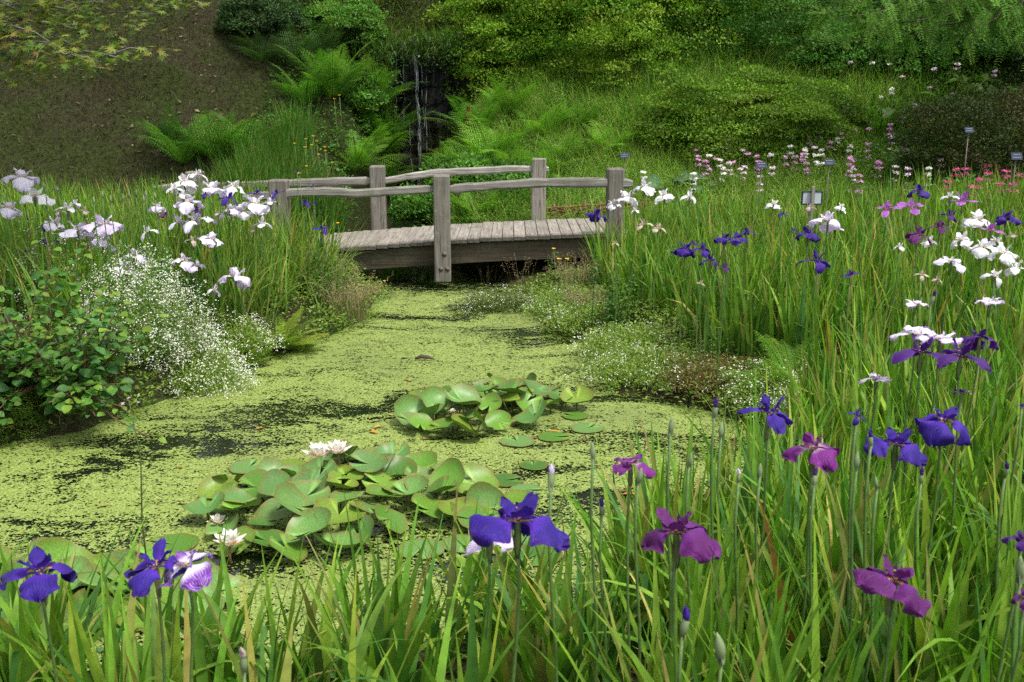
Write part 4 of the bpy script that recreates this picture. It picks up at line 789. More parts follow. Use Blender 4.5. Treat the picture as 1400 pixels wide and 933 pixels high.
# ================================================================== WATER LILIES
def pad_data(cup, wave, notch=0.22):
    na, nr = 30, 6; th = np.linspace(notch, 2 * PI - notch, na); rr = np.linspace(0.0, 1.0, nr)
    A, B = np.meshgrid(th, rr); edge = 1 + 0.03 * np.sin(A * 3 + R.uniform(0, 6)) + 0.015 * np.sin(A * 7)
    lobe = 1 + 0.1 * np.exp(-((A - notch) / 0.3) ** 2) + 0.1 * np.exp(-((A - 2 * PI + notch) / 0.3) ** 2)
    r = B * edge * lobe; ph = R.uniform(0, 6); fd = R.uniform(0, 6)
    z = cup * B ** 2.2 + wave * B ** 2 * np.sin(2 * A + ph) + 0.6 * wave * B ** 3 * np.sin(3 * A + ph * 2) + 0.012 * np.abs(np.sin(A * 8)) * B + 0.5 * cup * B ** 5 * (0.5 + 0.5 * np.sin(A - fd))
    V = np.stack([r * np.cos(A), r * np.sin(A), z], 2).reshape(-1, 3); i = (np.arange(nr - 1)[:, None] * na + np.arange(na - 1)[None]).ravel()
    F = np.stack([i, i + 1, i + na + 1, i + na], 1)
    base = pick([(0.07, 0.17, 0.024), (0.095, 0.205, 0.028), (0.055, 0.14, 0.024), (0.14, 0.245, 0.03), (0.09, 0.185, 0.055), (0.115, 0.22, 0.06)], 1, 0.1)[0]
    vein = (np.abs(np.sin(A * 8)) < 0.25) & (B > 0.08); C = np.where(vein[..., None], base * 1.6, base)
    rim = ss(0.8, 1.0, B + 0.08 * np.sin(A * 5 + ph))[..., None]; C = C * (1 - 0.65 * rim) + np.array([0.16, 0.11, 0.035]) * 0.65 * rim
    mb = MB(); mb.add(V, F, C.reshape(-1, 3)); return mb.data('lily_pad', M['pad'])
PADS = [pad_data(R.uniform(0.05, 0.32), R.uniform(0.06, 0.17)) for _ in range(16)]
FLATS = [pad_data(0.01, 0.006) for _ in range(4)]
def lily_clump(label, poly, nstand, nflat, size, hmax):
    W = np.array([at_height(u, v, 0.05)[:2] for u, v in poly]); c = W.mean(0); root = thing('water_lily', label, 'water lily', (c[0], c[1], 0.0), 0, 'water lily clumps')
    pts = []; tries = 0; lo, hi = W.min(0), W.max(0)
    while len(pts) < nstand + nflat and tries < 20000:
        tries += 1; p = R.uniform(lo, hi); fl = len(pts) >= nstand
        d = -float(sdf(p[:1], p[1:], W)[0])
        if (d > 0.0 if not fl else -0.45 < d < 0.15) and all(np.hypot(*(p - q[:2])) > size * (0.62 if not fl else 0.9) for q in pts): pts.append((p[0], p[1], d, fl))
    for (x, y, d, fl) in pts:
        s = size * R.uniform(0.75, 1.15) / 2 * 1.1
        if fl:
            o = link('lily_pad', FLATS[R.integers(4)], root, (x - c[0], y - c[1], 0.014)); o.rotation_euler = (0, 0, R.uniform(0, 6.28))
        else:
            h = hmax * min(1, 0.25 + d / 0.35) * R.uniform(0.45, 1.05) + 0.03
            o = link('lily_pad', PADS[R.integers(16)], root, (x - c[0], y - c[1], h)); ti = min(abs(R.normal(0.12, 0.32)), 0.85)
            q = R.uniform(0, 6.28); o.rotation_mode = 'XYZ'; o.rotation_euler = (R.normal(0.28, 0.36), R.normal(0, 0.36), q)
            # turn about z first, then tilt
            from mathutils import Euler, Matrix
            mt = Matrix.Rotation(R.normal(0.15, 0.3), 4, 'X') @ Matrix.Rotation(R.normal(0, 0.32), 4, 'Y') @ Matrix.Rotation(q, 4, 'Z'); o.rotation_euler = mt.to_euler()
            mb = MB(); t = np.linspace(0, 1, 5); b = R.normal(0, 0.04, 2); add_tube(mb, np.stack([b[0] * (1 - t), b[1] * (1 - t), -0.05 - h + t * (h + 0.05)], 1), 0.005, 5, (0.1, 0.12, 0.03))
            stk = mb.build('stalk', M['stem'], root); stk.location = (x - c[0], y - c[1], h - 0.004)
        o.scale = (s, s, s)
    return root
lily_clump('large water lily clump of crowded raised pads in the near half of the pond', [(262, 700), (330, 650), (400, 655), (470, 625), (530, 620), (560, 640), (640, 650), (690, 680), (735, 690), (660, 715), (585, 712), (480, 752), (400, 765), (318, 750)], 56, 14, 0.2, 0.12)
lily_clump('smaller water lily clump of raised pads standing alone in the middle of the pond', [(548, 575), (580, 550), (630, 545), (685, 525), (735, 535), (800, 552), (735, 572), (690, 585), (640, 598), (585, 590)], 34, 9, 0.195, 0.14)
lily_clump('water lily clump half hidden by blue irises in the lower left corner', [(-40, 775), (30, 765), (110, 758), (160, 775), (250, 780), (300, 810), (270, 845), (150, 850), (0, 870), (-40, 840)], 22, 3, 0.25, 0.1)
def lily_flower(u, v, size, label, op=0.5, h=0.1, tint=(0.84, 0.82, 0.8)):
    p = at_height(u, v, h); root = thing('water_lily_flower', label, 'water lily', (p[0], p[1], 0.0), R.uniform(0, 6), 'white water lily flowers')
    mb = MB()
    for ring, (n, el, L) in enumerate(((6, 0.25 + 0.25 * op, 1.0), (6, 0.62 + 0.2 * op, 0.95), (6, 0.98, 0.85), (5, 1.25, 0.7))):
        a = np.arange(n) * 2 * PI / n + ring * 0.5 + R.normal(0, 0.08, n); e = el + R.normal(0, 0.07, n)
        d = np.stack([np.cos(a) * np.cos(e), np.sin(a) * np.cos(e), np.sin(e)], 1); nor = np.stack([-np.cos(a) * np.sin(e), -np.sin(a) * np.sin(e), np.cos(e)], 1)
        L_ = np.full(n, size / 2 * L); col = np.tile(np.array(tint) * (1 if ring else np.array([0.95, 0.82, 0.84])), (n, 1))
        mb.both(broadleaf(np.zeros((n, 3)), d, nor, L_, L_ * 0.42, col, 0.22, -0.18))
    pt = mb.build('petals', M['flower'], root); pt.location = (0, 0, h)
    mb = MB(); n = 40; a = R.uniform(0, 6.28, n); r = size * 0.11 * np.sqrt(R.random(n)); pos = np.stack([r * np.cos(a), r * np.sin(a), np.full(n, 0.005)], 1)
    mb.both(diamonds(pos, np.stack([np.cos(a) * 0.5, np.sin(a) * 0.5, np.ones(n)], 1), R.normal(0, 1, (n, 3)), np.full(n, size * 0.2), np.full(n, size * 0.035), np.tile([0.8, 0.5, 0.05], (n, 1)))); st = mb.build('stamens', M['stamen'], root); st.location = (0, 0, h)
    mb = MB(); add_tube(mb, [(0, 0, -0.05), (0.01, 0, h / 2), (0, 0, h)], 0.006, 6, (0.2, 0.11, 0.05)); mb.build('stalk', M['stem'], root)
lily_flower(436, 628, 0.22, 'white water lily flower standing above the duckweed, left one of the touching pair', h=0.12)
lily_flower(462, 621, 0.19, 'white water lily flower with brown stalk, right one of the touching pair', 0.2, h=0.15)
lily_flower(314, 748, 0.19, 'open white water lily flower with yellow centre in front of the pads, nearest the camera', 0.4, h=0.08)
lily_flower(298, 717, 0.12, 'small white water lily flower tucked among pads at the large clump\'s left end', 0.1, h=0.06)
lily_flower(705, 528, 0.09, 'small white water lily flower showing over the top of the middle clump', 0.1, h=0.15)
lily_flower(619, 563, 0.05, 'tiny white water lily bud between the pads of the middle clump', 0.1, h=0.14)

# ================================================================== WHITE BEDSTRAW MOUNDS
def starflowers(pos, s, col, flat=0.55):
    n = len(pos); nor = nrm(np.stack([R.normal(0, flat, n), R.normal(-0.25, flat, n), np.ones(n)], 1)); a = nrm(np.cross(nor, R.normal(0, 1, (n, 3)))); b = np.cross(nor, a); s = s[:, None]
    q = 0.36; ring = []
    for k in range(8):
        rr = 1.0 if k % 2 == 0 else q; ring.append(pos + s * rr * (math.cos(k * PI / 4) * a + math.sin(k * PI / 4) * b))
    V = np.stack(ring, 1); o = np.arange(n)[:, None] * 8
    F = np.concatenate([o + [[0, 1, 3, 7]], o + [[3, 4, 5, 7]], o + [[1, 2, 3, 1]], o + [[5, 6, 7, 5]]]); 
    return V.reshape(-1, 3), F[: 2 * n], np.repeat(col, 8, 0), F[2 * n:][:, :3]
def bedstraw(label, c, rad, nleaf, nflow, fs=0.0072, cat='bedstraw', gcol=((0.2, 0.31, 0.045), (0.27, 0.35, 0.08), (0.14, 0.24, 0.035)), lift=0.0, nm='white_bedstraw', core=0.35):
    c = np.array([c[0], c[1], max(g1(c[0], c[1]), 0.02) - 0.02]); rad = np.array(rad, float); root = thing(nm, label, cat, tuple(c), 0, 'white flowered mounds on the banks')
    def pts(n, lo, hi):
        D = nrm(R.normal(0, 1, (n, 3)) * [1, 1, 0.8]); D[:, 2] = np.abs(D[:, 2]); lump = 1 + 0.3 * noise(D[:, 0] * 3 + c[0] * 3, D[:, 1] * 3 + D[:, 2] * 2 + c[1], 1.8)
        return D * rad * (lump * R.uniform(lo, hi, n))[:, None]
    n = nleaf; P = pts(n, core, 1.0); d = R.normal(0, 1, (n, 3)) + [0, 0, 0.5]; L = R.uniform(0.014, 0.034, n); mb = MB()
    mb.both(diamonds(P, d, R.normal(0, 0.6, (n, 3)) + [0, 0, 1.0], L, L * 0.3, pick(gcol, n)))
    k = 260; B = pts(k, 0.6, 1.0); mb.both(blades(B * [0.3, 0.3, 0.0], np.linalg.norm(B, axis=1) * 1.0, np.full(k, 0.004), np.arctan2(B[:, 1], B[:, 0]), np.arctan2(np.hypot(B[:, 0], B[:, 1]) * 0.7, B[:, 2] + 0.02), R.normal(0, 0.2, k), 3, pick(gcol, k)))
    mb.build('foliage', M['leaf'], root); mb = MB()
    P = pts(nflow // 4, 0.82, 1.1); P = np.repeat(P, 5, 0) + R.normal(0, 0.016, (len(P) * 5, 3)); n = len(P); s = fs * R.uniform(0.6, 1.25, n)
    V, F4, C, F3 = starflowers(P, s, np.tile([0.8, 0.81, 0.76], (n, 1)) * R.uniform(0.85, 1.05, (n, 1))); mb.add(V, F4, C); mb.t.append(F3); mb.tm.append(np.zeros(len(F3), int)); mb.build('flowers', M['flower'], root)
bedstraw('big airy mound of tiny white flowers on the left bank behind the alder sapling', (-2.72, 7.25), (0.44, 0.45, 0.66), 15000, 5200, gcol=((0.13, 0.23, 0.04), (0.18, 0.27, 0.06), (0.1, 0.18, 0.035)))
bedstraw('froth of tiny white flowers among the left irises behind the biggest white mound', (-3.35, 7.9), (0.7, 0.5, 0.62), 8000, 2400)
bedstraw('low trailing white flowers hanging to the duckweed below the biggest white mound', (-2.3, 7.3), (0.4, 0.38, 0.34), 5200, 2600)
bedstraw('patch of white flowers on the left bank next to the bright fern', (-2.2, 8.0), (0.34, 0.32, 0.26), 4000, 900)
bedstraw('small flowery island mound at the water under the right half of the bridge', (-0.12, 10.1), (0.5, 0.28, 0.2), 10000, 600, gcol=((0.12, 0.18, 0.035), (0.15, 0.17, 0.06), (0.1, 0.15, 0.03)))
bedstraw('white flowered low mound on the right shore closest to the bridge', (0.6, 9.75), (0.5, 0.45, 0.2), 9000, 420)
bedstraw('pale mound of grassy stems and white flowers on the right shore below the leafy herb', (0.72, 9.05), (0.45, 0.42, 0.16), 8000, 420)
bedstraw('white flowered mound at the narrowest part of the right shore', (1.0, 8.15), (0.5, 0.45, 0.2), 10000, 560)
bedstraw('wide mound speckled with white flowers on the corner of the right shore', (1.05, 7.4), (0.52, 0.45, 0.18), 10000, 600)
bedstraw('reddish brown mound with few white flowers on the right shore', (1.45, 7.0), (0.42, 0.36, 0.2), 8000, 220, gcol=((0.17, 0.13, 0.04), (0.12, 0.15, 0.035), (0.2, 0.12, 0.05)))
bedstraw('dense white flower mound between the right shore and the foreground irises', (1.85, 6.55), (0.45, 0.4, 0.22), 9000, 1100)
bedstraw('white flower patch behind the pink purple iris on the right shore', (2.0, 6.1), (0.38, 0.36, 0.24), 7000, 1200)
bedstraw('sprinkle of white flowers low on the bank left of the dark purple iris pair', (2.35, 7.6), (0.5, 0.4, 0.18), 8000, 300)
# dry grass clump by the left end of the bridge and flowering grasses in front of the dark gap
def seed_grass(label, u, v, n, H, sp, col, fine=0.0035, heads=True, name='seed_grass'):
    x, y, g, z, t = hit(u, v, 0.02); mb = MB(); B = np.zeros((n, 3)); a = R.uniform(0, 6.28, n); r = sp * np.sqrt(R.random(n)); B[:, 0] = r * np.cos(a); B[:, 1] = r * np.sin(a)
    L = H * R.uniform(0.6, 1.1, n); az = a + R.normal(0, 0.8, n); le = R.uniform(0.05, 0.5, n); be = R.uniform(0.1, 0.9, n); c = pick(col, n)
    g_ = blades(B, L, np.full(n, fine), az, le, be, 6, c); mb.both(g_)
    if heads:
        tips = g_[0].reshape(n, 7, 2, 3)[:, 4:, 0]; k = 22; w = R.random((n, k, 1)) * 2; i0 = np.minimum(w.astype(int), 1); f = w - i0
        P = np.take_along_axis(tips, np.repeat(i0, 3, 2), 1) * (1 - f) + np.take_along_axis(tips, np.repeat(i0 + 1, 3, 2), 1) * f
        P = (P + R.normal(0, 0.007, P.shape)).reshape(-1, 3); m = len(P); mb.both(diamonds(P, R.normal(0, 0.6, (m, 3)) + [0, 0, 0.8], R.normal(0, 1, (m, 3)), np.full(m, 0.011), np.full(m, 0.005), pick([(0.3, 0.2, 0.13), (0.24, 0.15, 0.11), (0.36, 0.27, 0.17)], m)))
    o = mb.build(name, M['dry']); o.location = (x, y, g); return tag(o, label, 'grass clump')
DRY = [(0.26, 0.22, 0.11), (0.2, 0.2, 0.08), (0.14, 0.18, 0.05)]
seed_grass('clump of thin straw coloured grass on the left bank below the bridge end', 478, 440, 200, 0.5, 0.16, DRY)
seed_grass('pinkish flowering grass stems standing in front of the dark gap right of the bolted post', 668, 398, 16, 0.52, 0.07, DRY)
seed_grass('sparse flowering grass stems in front of the bridge beam beside the small leafy herb', 715, 405, 14, 0.55, 0.09, DRY)
seed_grass('loose pale grass on the right bank where the bridge deck meets the irises', 790, 400, 120, 0.42, 0.18, DRY)
seed_grass('straw coloured grass tuft along the shore left of the leafy green herb', 800, 430, 80, 0.3, 0.15, DRY)
seed_grass('thin grass with brown seed heads in the right iris bed', 1010, 390, 60, 0.75, 0.3, DRY)
seed_grass('brown seeding grass leaning over the left end of the bridge deck', 450, 400, 50, 0.45, 0.14, DRY)

# ================================================================== IRISES
def petal_grid(L, W, a0, a1, pw, ruff, cupv, ns=16, nw=13, claw=0.16, rot=0.0, tw=0.0):
    s = np.linspace(0, 1, ns); w = np.linspace(-1, 1, nw); an = a0 + (a1 - a0) * s ** pw
    ds = L / (ns - 1); am = (an[1:] + an[:-1]) / 2; r = np.concatenate([[0], np.cumsum(np.cos(am) * ds)]) + 0.05; z = np.concatenate([[0], np.cumsum(np.sin(am) * ds)])
    hw = W * (claw + (1 - claw) * ss(0.1, 0.5, s)) * np.sqrt(np.clip(1 - (np.clip(s - 0.58, 0, 1) / 0.425) ** 2.3, 0.0, 1)) + 0.004
    nr_, nz = -np.sin(an), np.cos(an)
    S, Wg = np.meshgrid(s, w, indexing='ij'); ph = R.uniform(0, 6)
    q = R.uniform(0, 6, 4); hw = hw * (1 + 0.05 * np.sin(s * 17 + q[0]) + 0.04 * np.sin(s * 29 + q[1]))
    off = 0.018 * np.sin(Wg * 13 + q[1]) * S + 0.012 * np.sin(Wg * 21 + S * 9 + q[0]) * S + ruff * 0.7 * np.sin(Wg * 4.2 + q[2] + S * 2.5) * S * (0.4 + np.abs(Wg)) + ruff * (np.abs(Wg) ** 2.2 * np.sin(S * 11 + Wg * 2.5 + ph) + 0.5 * S ** 3 * np.sin(Wg * 6 + ph * 2)) * ss(0.15, 0.5, S) - cupv * hw[:, None] * (Wg ** 2 - 0.2) + 0.02 * np.exp(-(Wg / 0.18) ** 2) * (1 - S)
    tipn = 0.07 * np.sin(Wg * 7 + q[3]) * ss(0.7, 1.0, S); rr = r[:, None] + nr_[:, None] * off + np.cos(an)[:, None] * tipn; zz = z[:, None] + nz[:, None] * off + np.sin(an)[:, None] * tipn; tt = hw[:, None] * Wg + tw * S
    V = np.stack([rr, tt, zz], 2).reshape(-1, 3) @ rotz(rot).T
    i = (np.arange(ns - 1)[:, None] * nw + np.arange(nw - 1)[None]).ravel(); F = np.stack([i, i + 1, i + nw + 1, i + nw], 1)
    C = np.stack([S, Wg * 0.5 + 0.5, np.full_like(S, R.random())], 2).reshape(-1, 3); return V, F, C
# style: (fall: length, half width, start, end angle, power, ruffle, cup), (standard: length, half width, a0, a1)
STY = {
 'full':  ((1.36, 0.66, 0.55, -1.3, 0.8, 0.17, 0.32), (0.78, 0.24, 1.2, 0.65)),
 'flat':  ((1.18, 0.60, 0.42, -0.75, 0.75, 0.085, 0.08), (0.8, 0.34, 0.65, 0.1)),
 'flare': ((1.20, 0.30, 0.55, -0.55, 0.85, 0.03, 0.10), (0.72, 0.17, 1.25, 0.95)),
 'hang':  ((1.30, 0.36, 0.65, -1.2, 0.8, 0.05, 0.2), (0.8, 0.15, 1.3, 1.05)),
}
PART = {}
def iris_parts(color, style, var):
    key = (color, style, var)
    if key in PART: return PART[key]
    f, s = STY[style]; mat = PET[color]
    falls, stds = [], []
    for k in range(3):
        j = R.normal(1, 0.07, 4); mb = MB(); mb.both(petal_grid(f[0] * j[0], f[1] * j[1], f[2] * j[2], f[3] * j[3] + R.normal(0, 0.28), f[4], f[5], f[6], rot=k * 2 * PI / 3 + R.normal(0, 0.1), tw=R.normal(0, 0.08))); falls.append(mb.data('drooping_petal', mat))
        j = R.normal(1, 0.1, 4); mb = MB(); mb.both(petal_grid(s[0] * j[0], s[1] * j[1], s[2] * j[2], s[3] + R.normal(0, 0.15), 1.0, 0.04 if style != 'flat' else 0.07, 0.2, 10, 7, rot=(k + 0.5) * 2 * PI / 3 + R.normal(0, 0.12), tw=R.normal(0, 0.06))); stds.append(mb.data('upright_petal', mat))
    mb = MB()
    for k in range(3):
        mb.both(petal_grid(0.42, 0.11, 0.9, -0.2, 1.0, 0.02, -0.6, 6, 5, claw=0.7, rot=k * 2 * PI / 3))
        g = petal_grid(0.16, 0.07, 1.2, 1.4, 1.0, 0.01, 0.0, 4, 3, claw=0.8, rot=0); Vv = (g[0] + [0.32, 0, 0.2]) @ rotz(k * 2 * PI / 3).T; mb.add(Vv, g[1], g[2])
    PART[key] = (falls, stds, mb.data('flower_centre', mat)); return PART[key]
def sheath_mb(H, s):
    mb = MB(); zz = np.array([-1.15, -0.95, -0.6, -0.25, 0.0, 0.05]); rr = np.array([0.05, 0.1, 0.13, 0.11, 0.09, 0.06]) * 0.95
    add_tube(mb, np.stack([0.01 * np.sin(zz * 4), 0 * zz, zz], 1), rr, 8, (0.1, 0.15, 0.05))
    for a in (0.4, 3.4):
        mb.both(blades(np.array([[0.04 * math.cos(a), 0.04 * math.sin(a), -1.2]]), np.array([1.15]), np.array([0.22]), np.array([a]), np.array([0.12]), np.array([0.1]), 5, np.array([[0.12, 0.16, 0.05]]), np.array([[0.17, 0.16, 0.07]]), face=0.05))
    return mb.data('bud_sheath', M['stem'])
SHEATH = sheath_mb(1, 1)
def stem_mb(n=8):
    mb = MB(); t = np.linspace(0, 1, n); add_tube(mb, np.stack([0.02 * np.sin(t * 4) * (1 - t) * t * 4, 0.012 * np.sin(t * 7) * (1 - t), t], 1), 0.0046 - 0.0008 * t, 6, (0.075, 0.14, 0.035)); return mb.data('stem', M['stem'])
STEM = [stem_mb() for _ in range(3)]
NIR = [0]
def iris(u, v, px, color, style, label, yaw=None, tilt=None, h=None, name='iris', ylo=0.0, group=None):
    NIR[0] += 1; k = NIR[0]
    h = 0.88 + 0.06 * math.sin(k * 2.4) if h is None else h
    x, y, g, z, t = hit(u, v, h, ylo); H = z - g; s = px * t / FPX / 2 / (0.95 if style in ('full', 'hang') else 1.1)
    root = thing(name, label, 'iris', (x, y, g - 0.02), 0, group)
    falls, stds, cen = iris_parts(color, style, k % 5)
    yaw = R.uniform(0, 6.28) if yaw is None else yaw; tx, ty = (R.normal(0, 0.16), R.normal(0, 0.16)) if tilt is None else tilt
    def put(nm, me):
        o = link(nm, me, root, (0, 0, H)); o.scale = (s, s, s * R.uniform(0.92, 1.08)); o.rotation_euler = (tx, ty, yaw); return o
    if px > 22:
        for me in falls: put('drooping_petal', me)
        for me in stds: put('upright_petal', me)
        put('flower_centre', cen)
    else:
        key = ('joined', color, style, k % 5)
        if key not in PART:
            mb = MB()
            for me in falls + stds + [cen]:
                n = len(me.vertices); co = np.empty(n * 3); me.vertices.foreach_get('co', co); fi = np.array([list(p.vertices) for p in me.polygons]); c = np.empty(n * 4); me.color_attributes['tint'].data.foreach_get('color', c); mb.add(co.reshape(-1, 3), fi, c.reshape(-1, 4)[:, :3])
            PART[key] = mb.data('petals', PET[color])
        put('petals', PART[key])
    o = link('stem', STEM[k % 3], root); o.scale = (1, 1, H - 0.3 * s); o.rotation_euler = (0, 0, R.uniform(0, 6))
    o = link('bud_sheath', SHEATH, root, (0, 0, H)); o.scale = (min(s, 0.07),) * 3; o.rotation_euler = (tx * 0.3, ty * 0.3, yaw)
    return root
BUDM = {}
def bud_data(col, open_):
    key = (col, open_)
    if key in BUDM: return BUDM[key]
    mb = MB(); zz = np.linspace(0, 1, 9); rr = 0.19 * np.sin(PI * np.clip(zz * 0.96 + 0.04, 0, 1)) ** 0.8 * (1 - 0.35 * zz) + 0.012
    add_tube(mb, np.stack([0.03 * np.sin(zz * 3), 0 * zz, zz], 1), rr, 8, (0.16, 0.22, 0.11))
    for a in (0.3, 3.3): mb.both(blades(np.array([[0.06 * math.cos(a), 0.06 * math.sin(a), -0.12]]), np.array([0.95]), np.array([0.3]), np.array([a]), np.array([0.1]), np.array([-0.18]), 5, np.array([[0.17, 0.22, 0.12]]), np.array([[0.24, 0.22, 0.13]]), face=0.05))
    me = mb.data('bud', M['stem']); tipm = None
    if open_:
        mb = MB(); zz = np.linspace(0, 1, 9); rr = 0.15 * (np.sin(PI * zz) ** 0.8) * (1 - 0.4 * zz) + 0.015; add_tube(mb, np.stack([0.05 * np.sin(zz * 4), 0.02 * np.sin(zz * 9), 0.55 + 0.75 * zz], 1), rr, 8, (0.7, 0.3, 0.5))
        for k in range(3): g = petal_grid(0.5, 0.11, 1.45, 1.2, 1, 0.03, 0.3, 6, 5, claw=0.6, rot=k * 2.1); mb.add(g[0] * [0.8, 0.8, 1] + [0, 0, 0.7], g[1], g[2])
        tipm = mb.data('furled_petals', PET[col])
    BUDM[key] = (me, tipm); return BUDM[key]
def bud(u, v, hpx, col, label, h=0.85, open_=True, group=None):
    x, y, g, z, t = hit(u, v + hpx / 2, h); H = z - g; s = hpx * t / FPX * (0.8 if open_ else 0.95)
    root = thing('iris_bud', label, 'iris bud', (x, y, g - 0.02), 0, group); me, tp = bud_data(col, open_)
    rt = (R.normal(0, 0.1), R.normal(0, 0.1), R.uniform(0, 6))
    for nm, m_ in (('bud_sheath', me), ('furled_petals', tp)):
        if m_ is not None: o = link(nm, m_, root, (0, 0, H)); o.scale = (s, s, s); o.rotation_euler = rt
    o = link('stem', STEM[0], root); o.scale = (1, 1, H + 0.05 * s)
# ---------------- foreground irises
iris(708, 700, 106, 'blue', 'full', 'large deep blue iris in full bloom on a thick stem, nearest flower to the camera', yaw=math.radians(-28), tilt=(-0.05, 0.0), h=0.92)
iris(668, 727, 58, 'lilac', 'full', 'pale lilac iris peeping out from behind the large deep blue iris', h=0.62, tilt=(0.25, 0.1), yaw=math.radians(205))
iris(54, 772, 82, 'blue', 'full', 'deep blue iris in the lower left corner, alone on its stem', yaw=math.radians(-75), tilt=(0.12, -0.05), h=0.66)
iris(212, 765, 72, 'blue', 'full', 'deep blue iris touching a white centred iris, left one of the pair', yaw=math.radians(-95), tilt=(0.1, 0.0), h=0.68)
iris(256, 762, 62, 'veined', 'full', 'violet iris with white centre touching a deep blue iris near the lower left', yaw=math.radians(-50), tilt=(0.3, 0.1), h=0.68)
iris(925, 716, 90, 'magenta', 'full', 'magenta purple iris with one long petal spread left, right of the large deep blue iris', yaw=math.radians(186), tilt=(0, 0.12), h=0.84)
iris(1223, 782, 84, 'magenta', 'full', 'magenta purple iris low at the right with a petal hanging to the left', yaw=math.radians(196), tilt=(-0.05, -0.3), h=0.78)
iris(862, 624, 60, 'magveined', 'flat', 'ruffled magenta iris with whitish streaks in front of the open duckweed', tilt=(0.12, 0), h=0.86)
iris(1112, 604, 64, 'magveined', 'full', 'magenta iris with pale upright petals against the white flower mound', yaw=math.radians(-80), tilt=(0.15, 0.0), h=0.86)
iris(1052, 558, 70, 'blue', 'hang', 'blue violet iris with three narrow arching petals in front of the pond corner', yaw=math.radians(-92), tilt=(-0.1, 0), h=0.9)
iris(1226, 598, 64, 'blue', 'full', 'bright blue violet iris beside the other blue one, lower of the two at the right', yaw=math.radians(-60), tilt=(0.1, 0.1), h=0.85)
iris(1290, 566, 66, 'blue', 'full', 'bright blue violet iris, upper right of the two blue ones at the right', yaw=math.radians(-20), tilt=(0.05, 0.1), h=0.88)
iris(1260, 476, 62, 'dark', 'hang', 'dark purple iris under the picotee flowers, left one of the dark pair', yaw=math.radians(-40), tilt=(0, 0.1), h=0.92)
iris(1314, 482, 66, 'dark', 'hang', 'dark purple iris with a broad petal falling right, right one of the dark pair', yaw=math.radians(-35), tilt=(0, 0.12), h=0.92)
iris(1340, 456, 40, 'dark', 'full', 'half open dark purple iris with raised petals, just above the dark pair', tilt=(0.3, -0.3), h=0.92)
iris(1253, 451, 56, 'picotee', 'flat', 'ruffled white iris with purple edges above the dark pair, left one of two', tilt=(0.05, 0), h=0.95)
iris(1286, 457, 56, 'picotee', 'flat', 'ruffled white iris with purple edges above the dark pair, right one of two', tilt=(0.1, 0.15), h=0.95)
iris(1199, 512, 40, 'picotee', 'flat', 'small white iris with lilac edges low over the white flower mound', tilt=(-0.1, 0), h=0.75)
iris(1252, 410, 32, 'picotee', 'flat', 'flat white iris edged in purple beside a folded violet bud', tilt=(-0.05, 0.1), h=0.9)
iris(1353, 407, 38, 'picotee', 'flat', 'frilled white iris with purple edges on a grey green stalk at the right', tilt=(0, 0.15), h=0.9)
iris(1316, 529, 28, 'dark', 'flare', 'small dark purple iris directly above the upper bright blue iris', h=0.9)
iris(1172, 560, 26, 'indigo', 'hang', 'half open indigo iris on a tall stem left of the blue pair', h=0.95, tilt=(0.2, 0.2))
iris(1398, 727, 34, 'dark', 'full', 'dark purple iris cut by the right edge of the photo', h=0.8)
iris(1402, 805, 30, 'magenta', 'full', 'magenta iris just showing at the right edge near the bottom', h=0.75)
iris(1398, 548, 18, 'dark', 'flare', 'tiny dark iris at the right edge level with the blue pair', h=0.85)
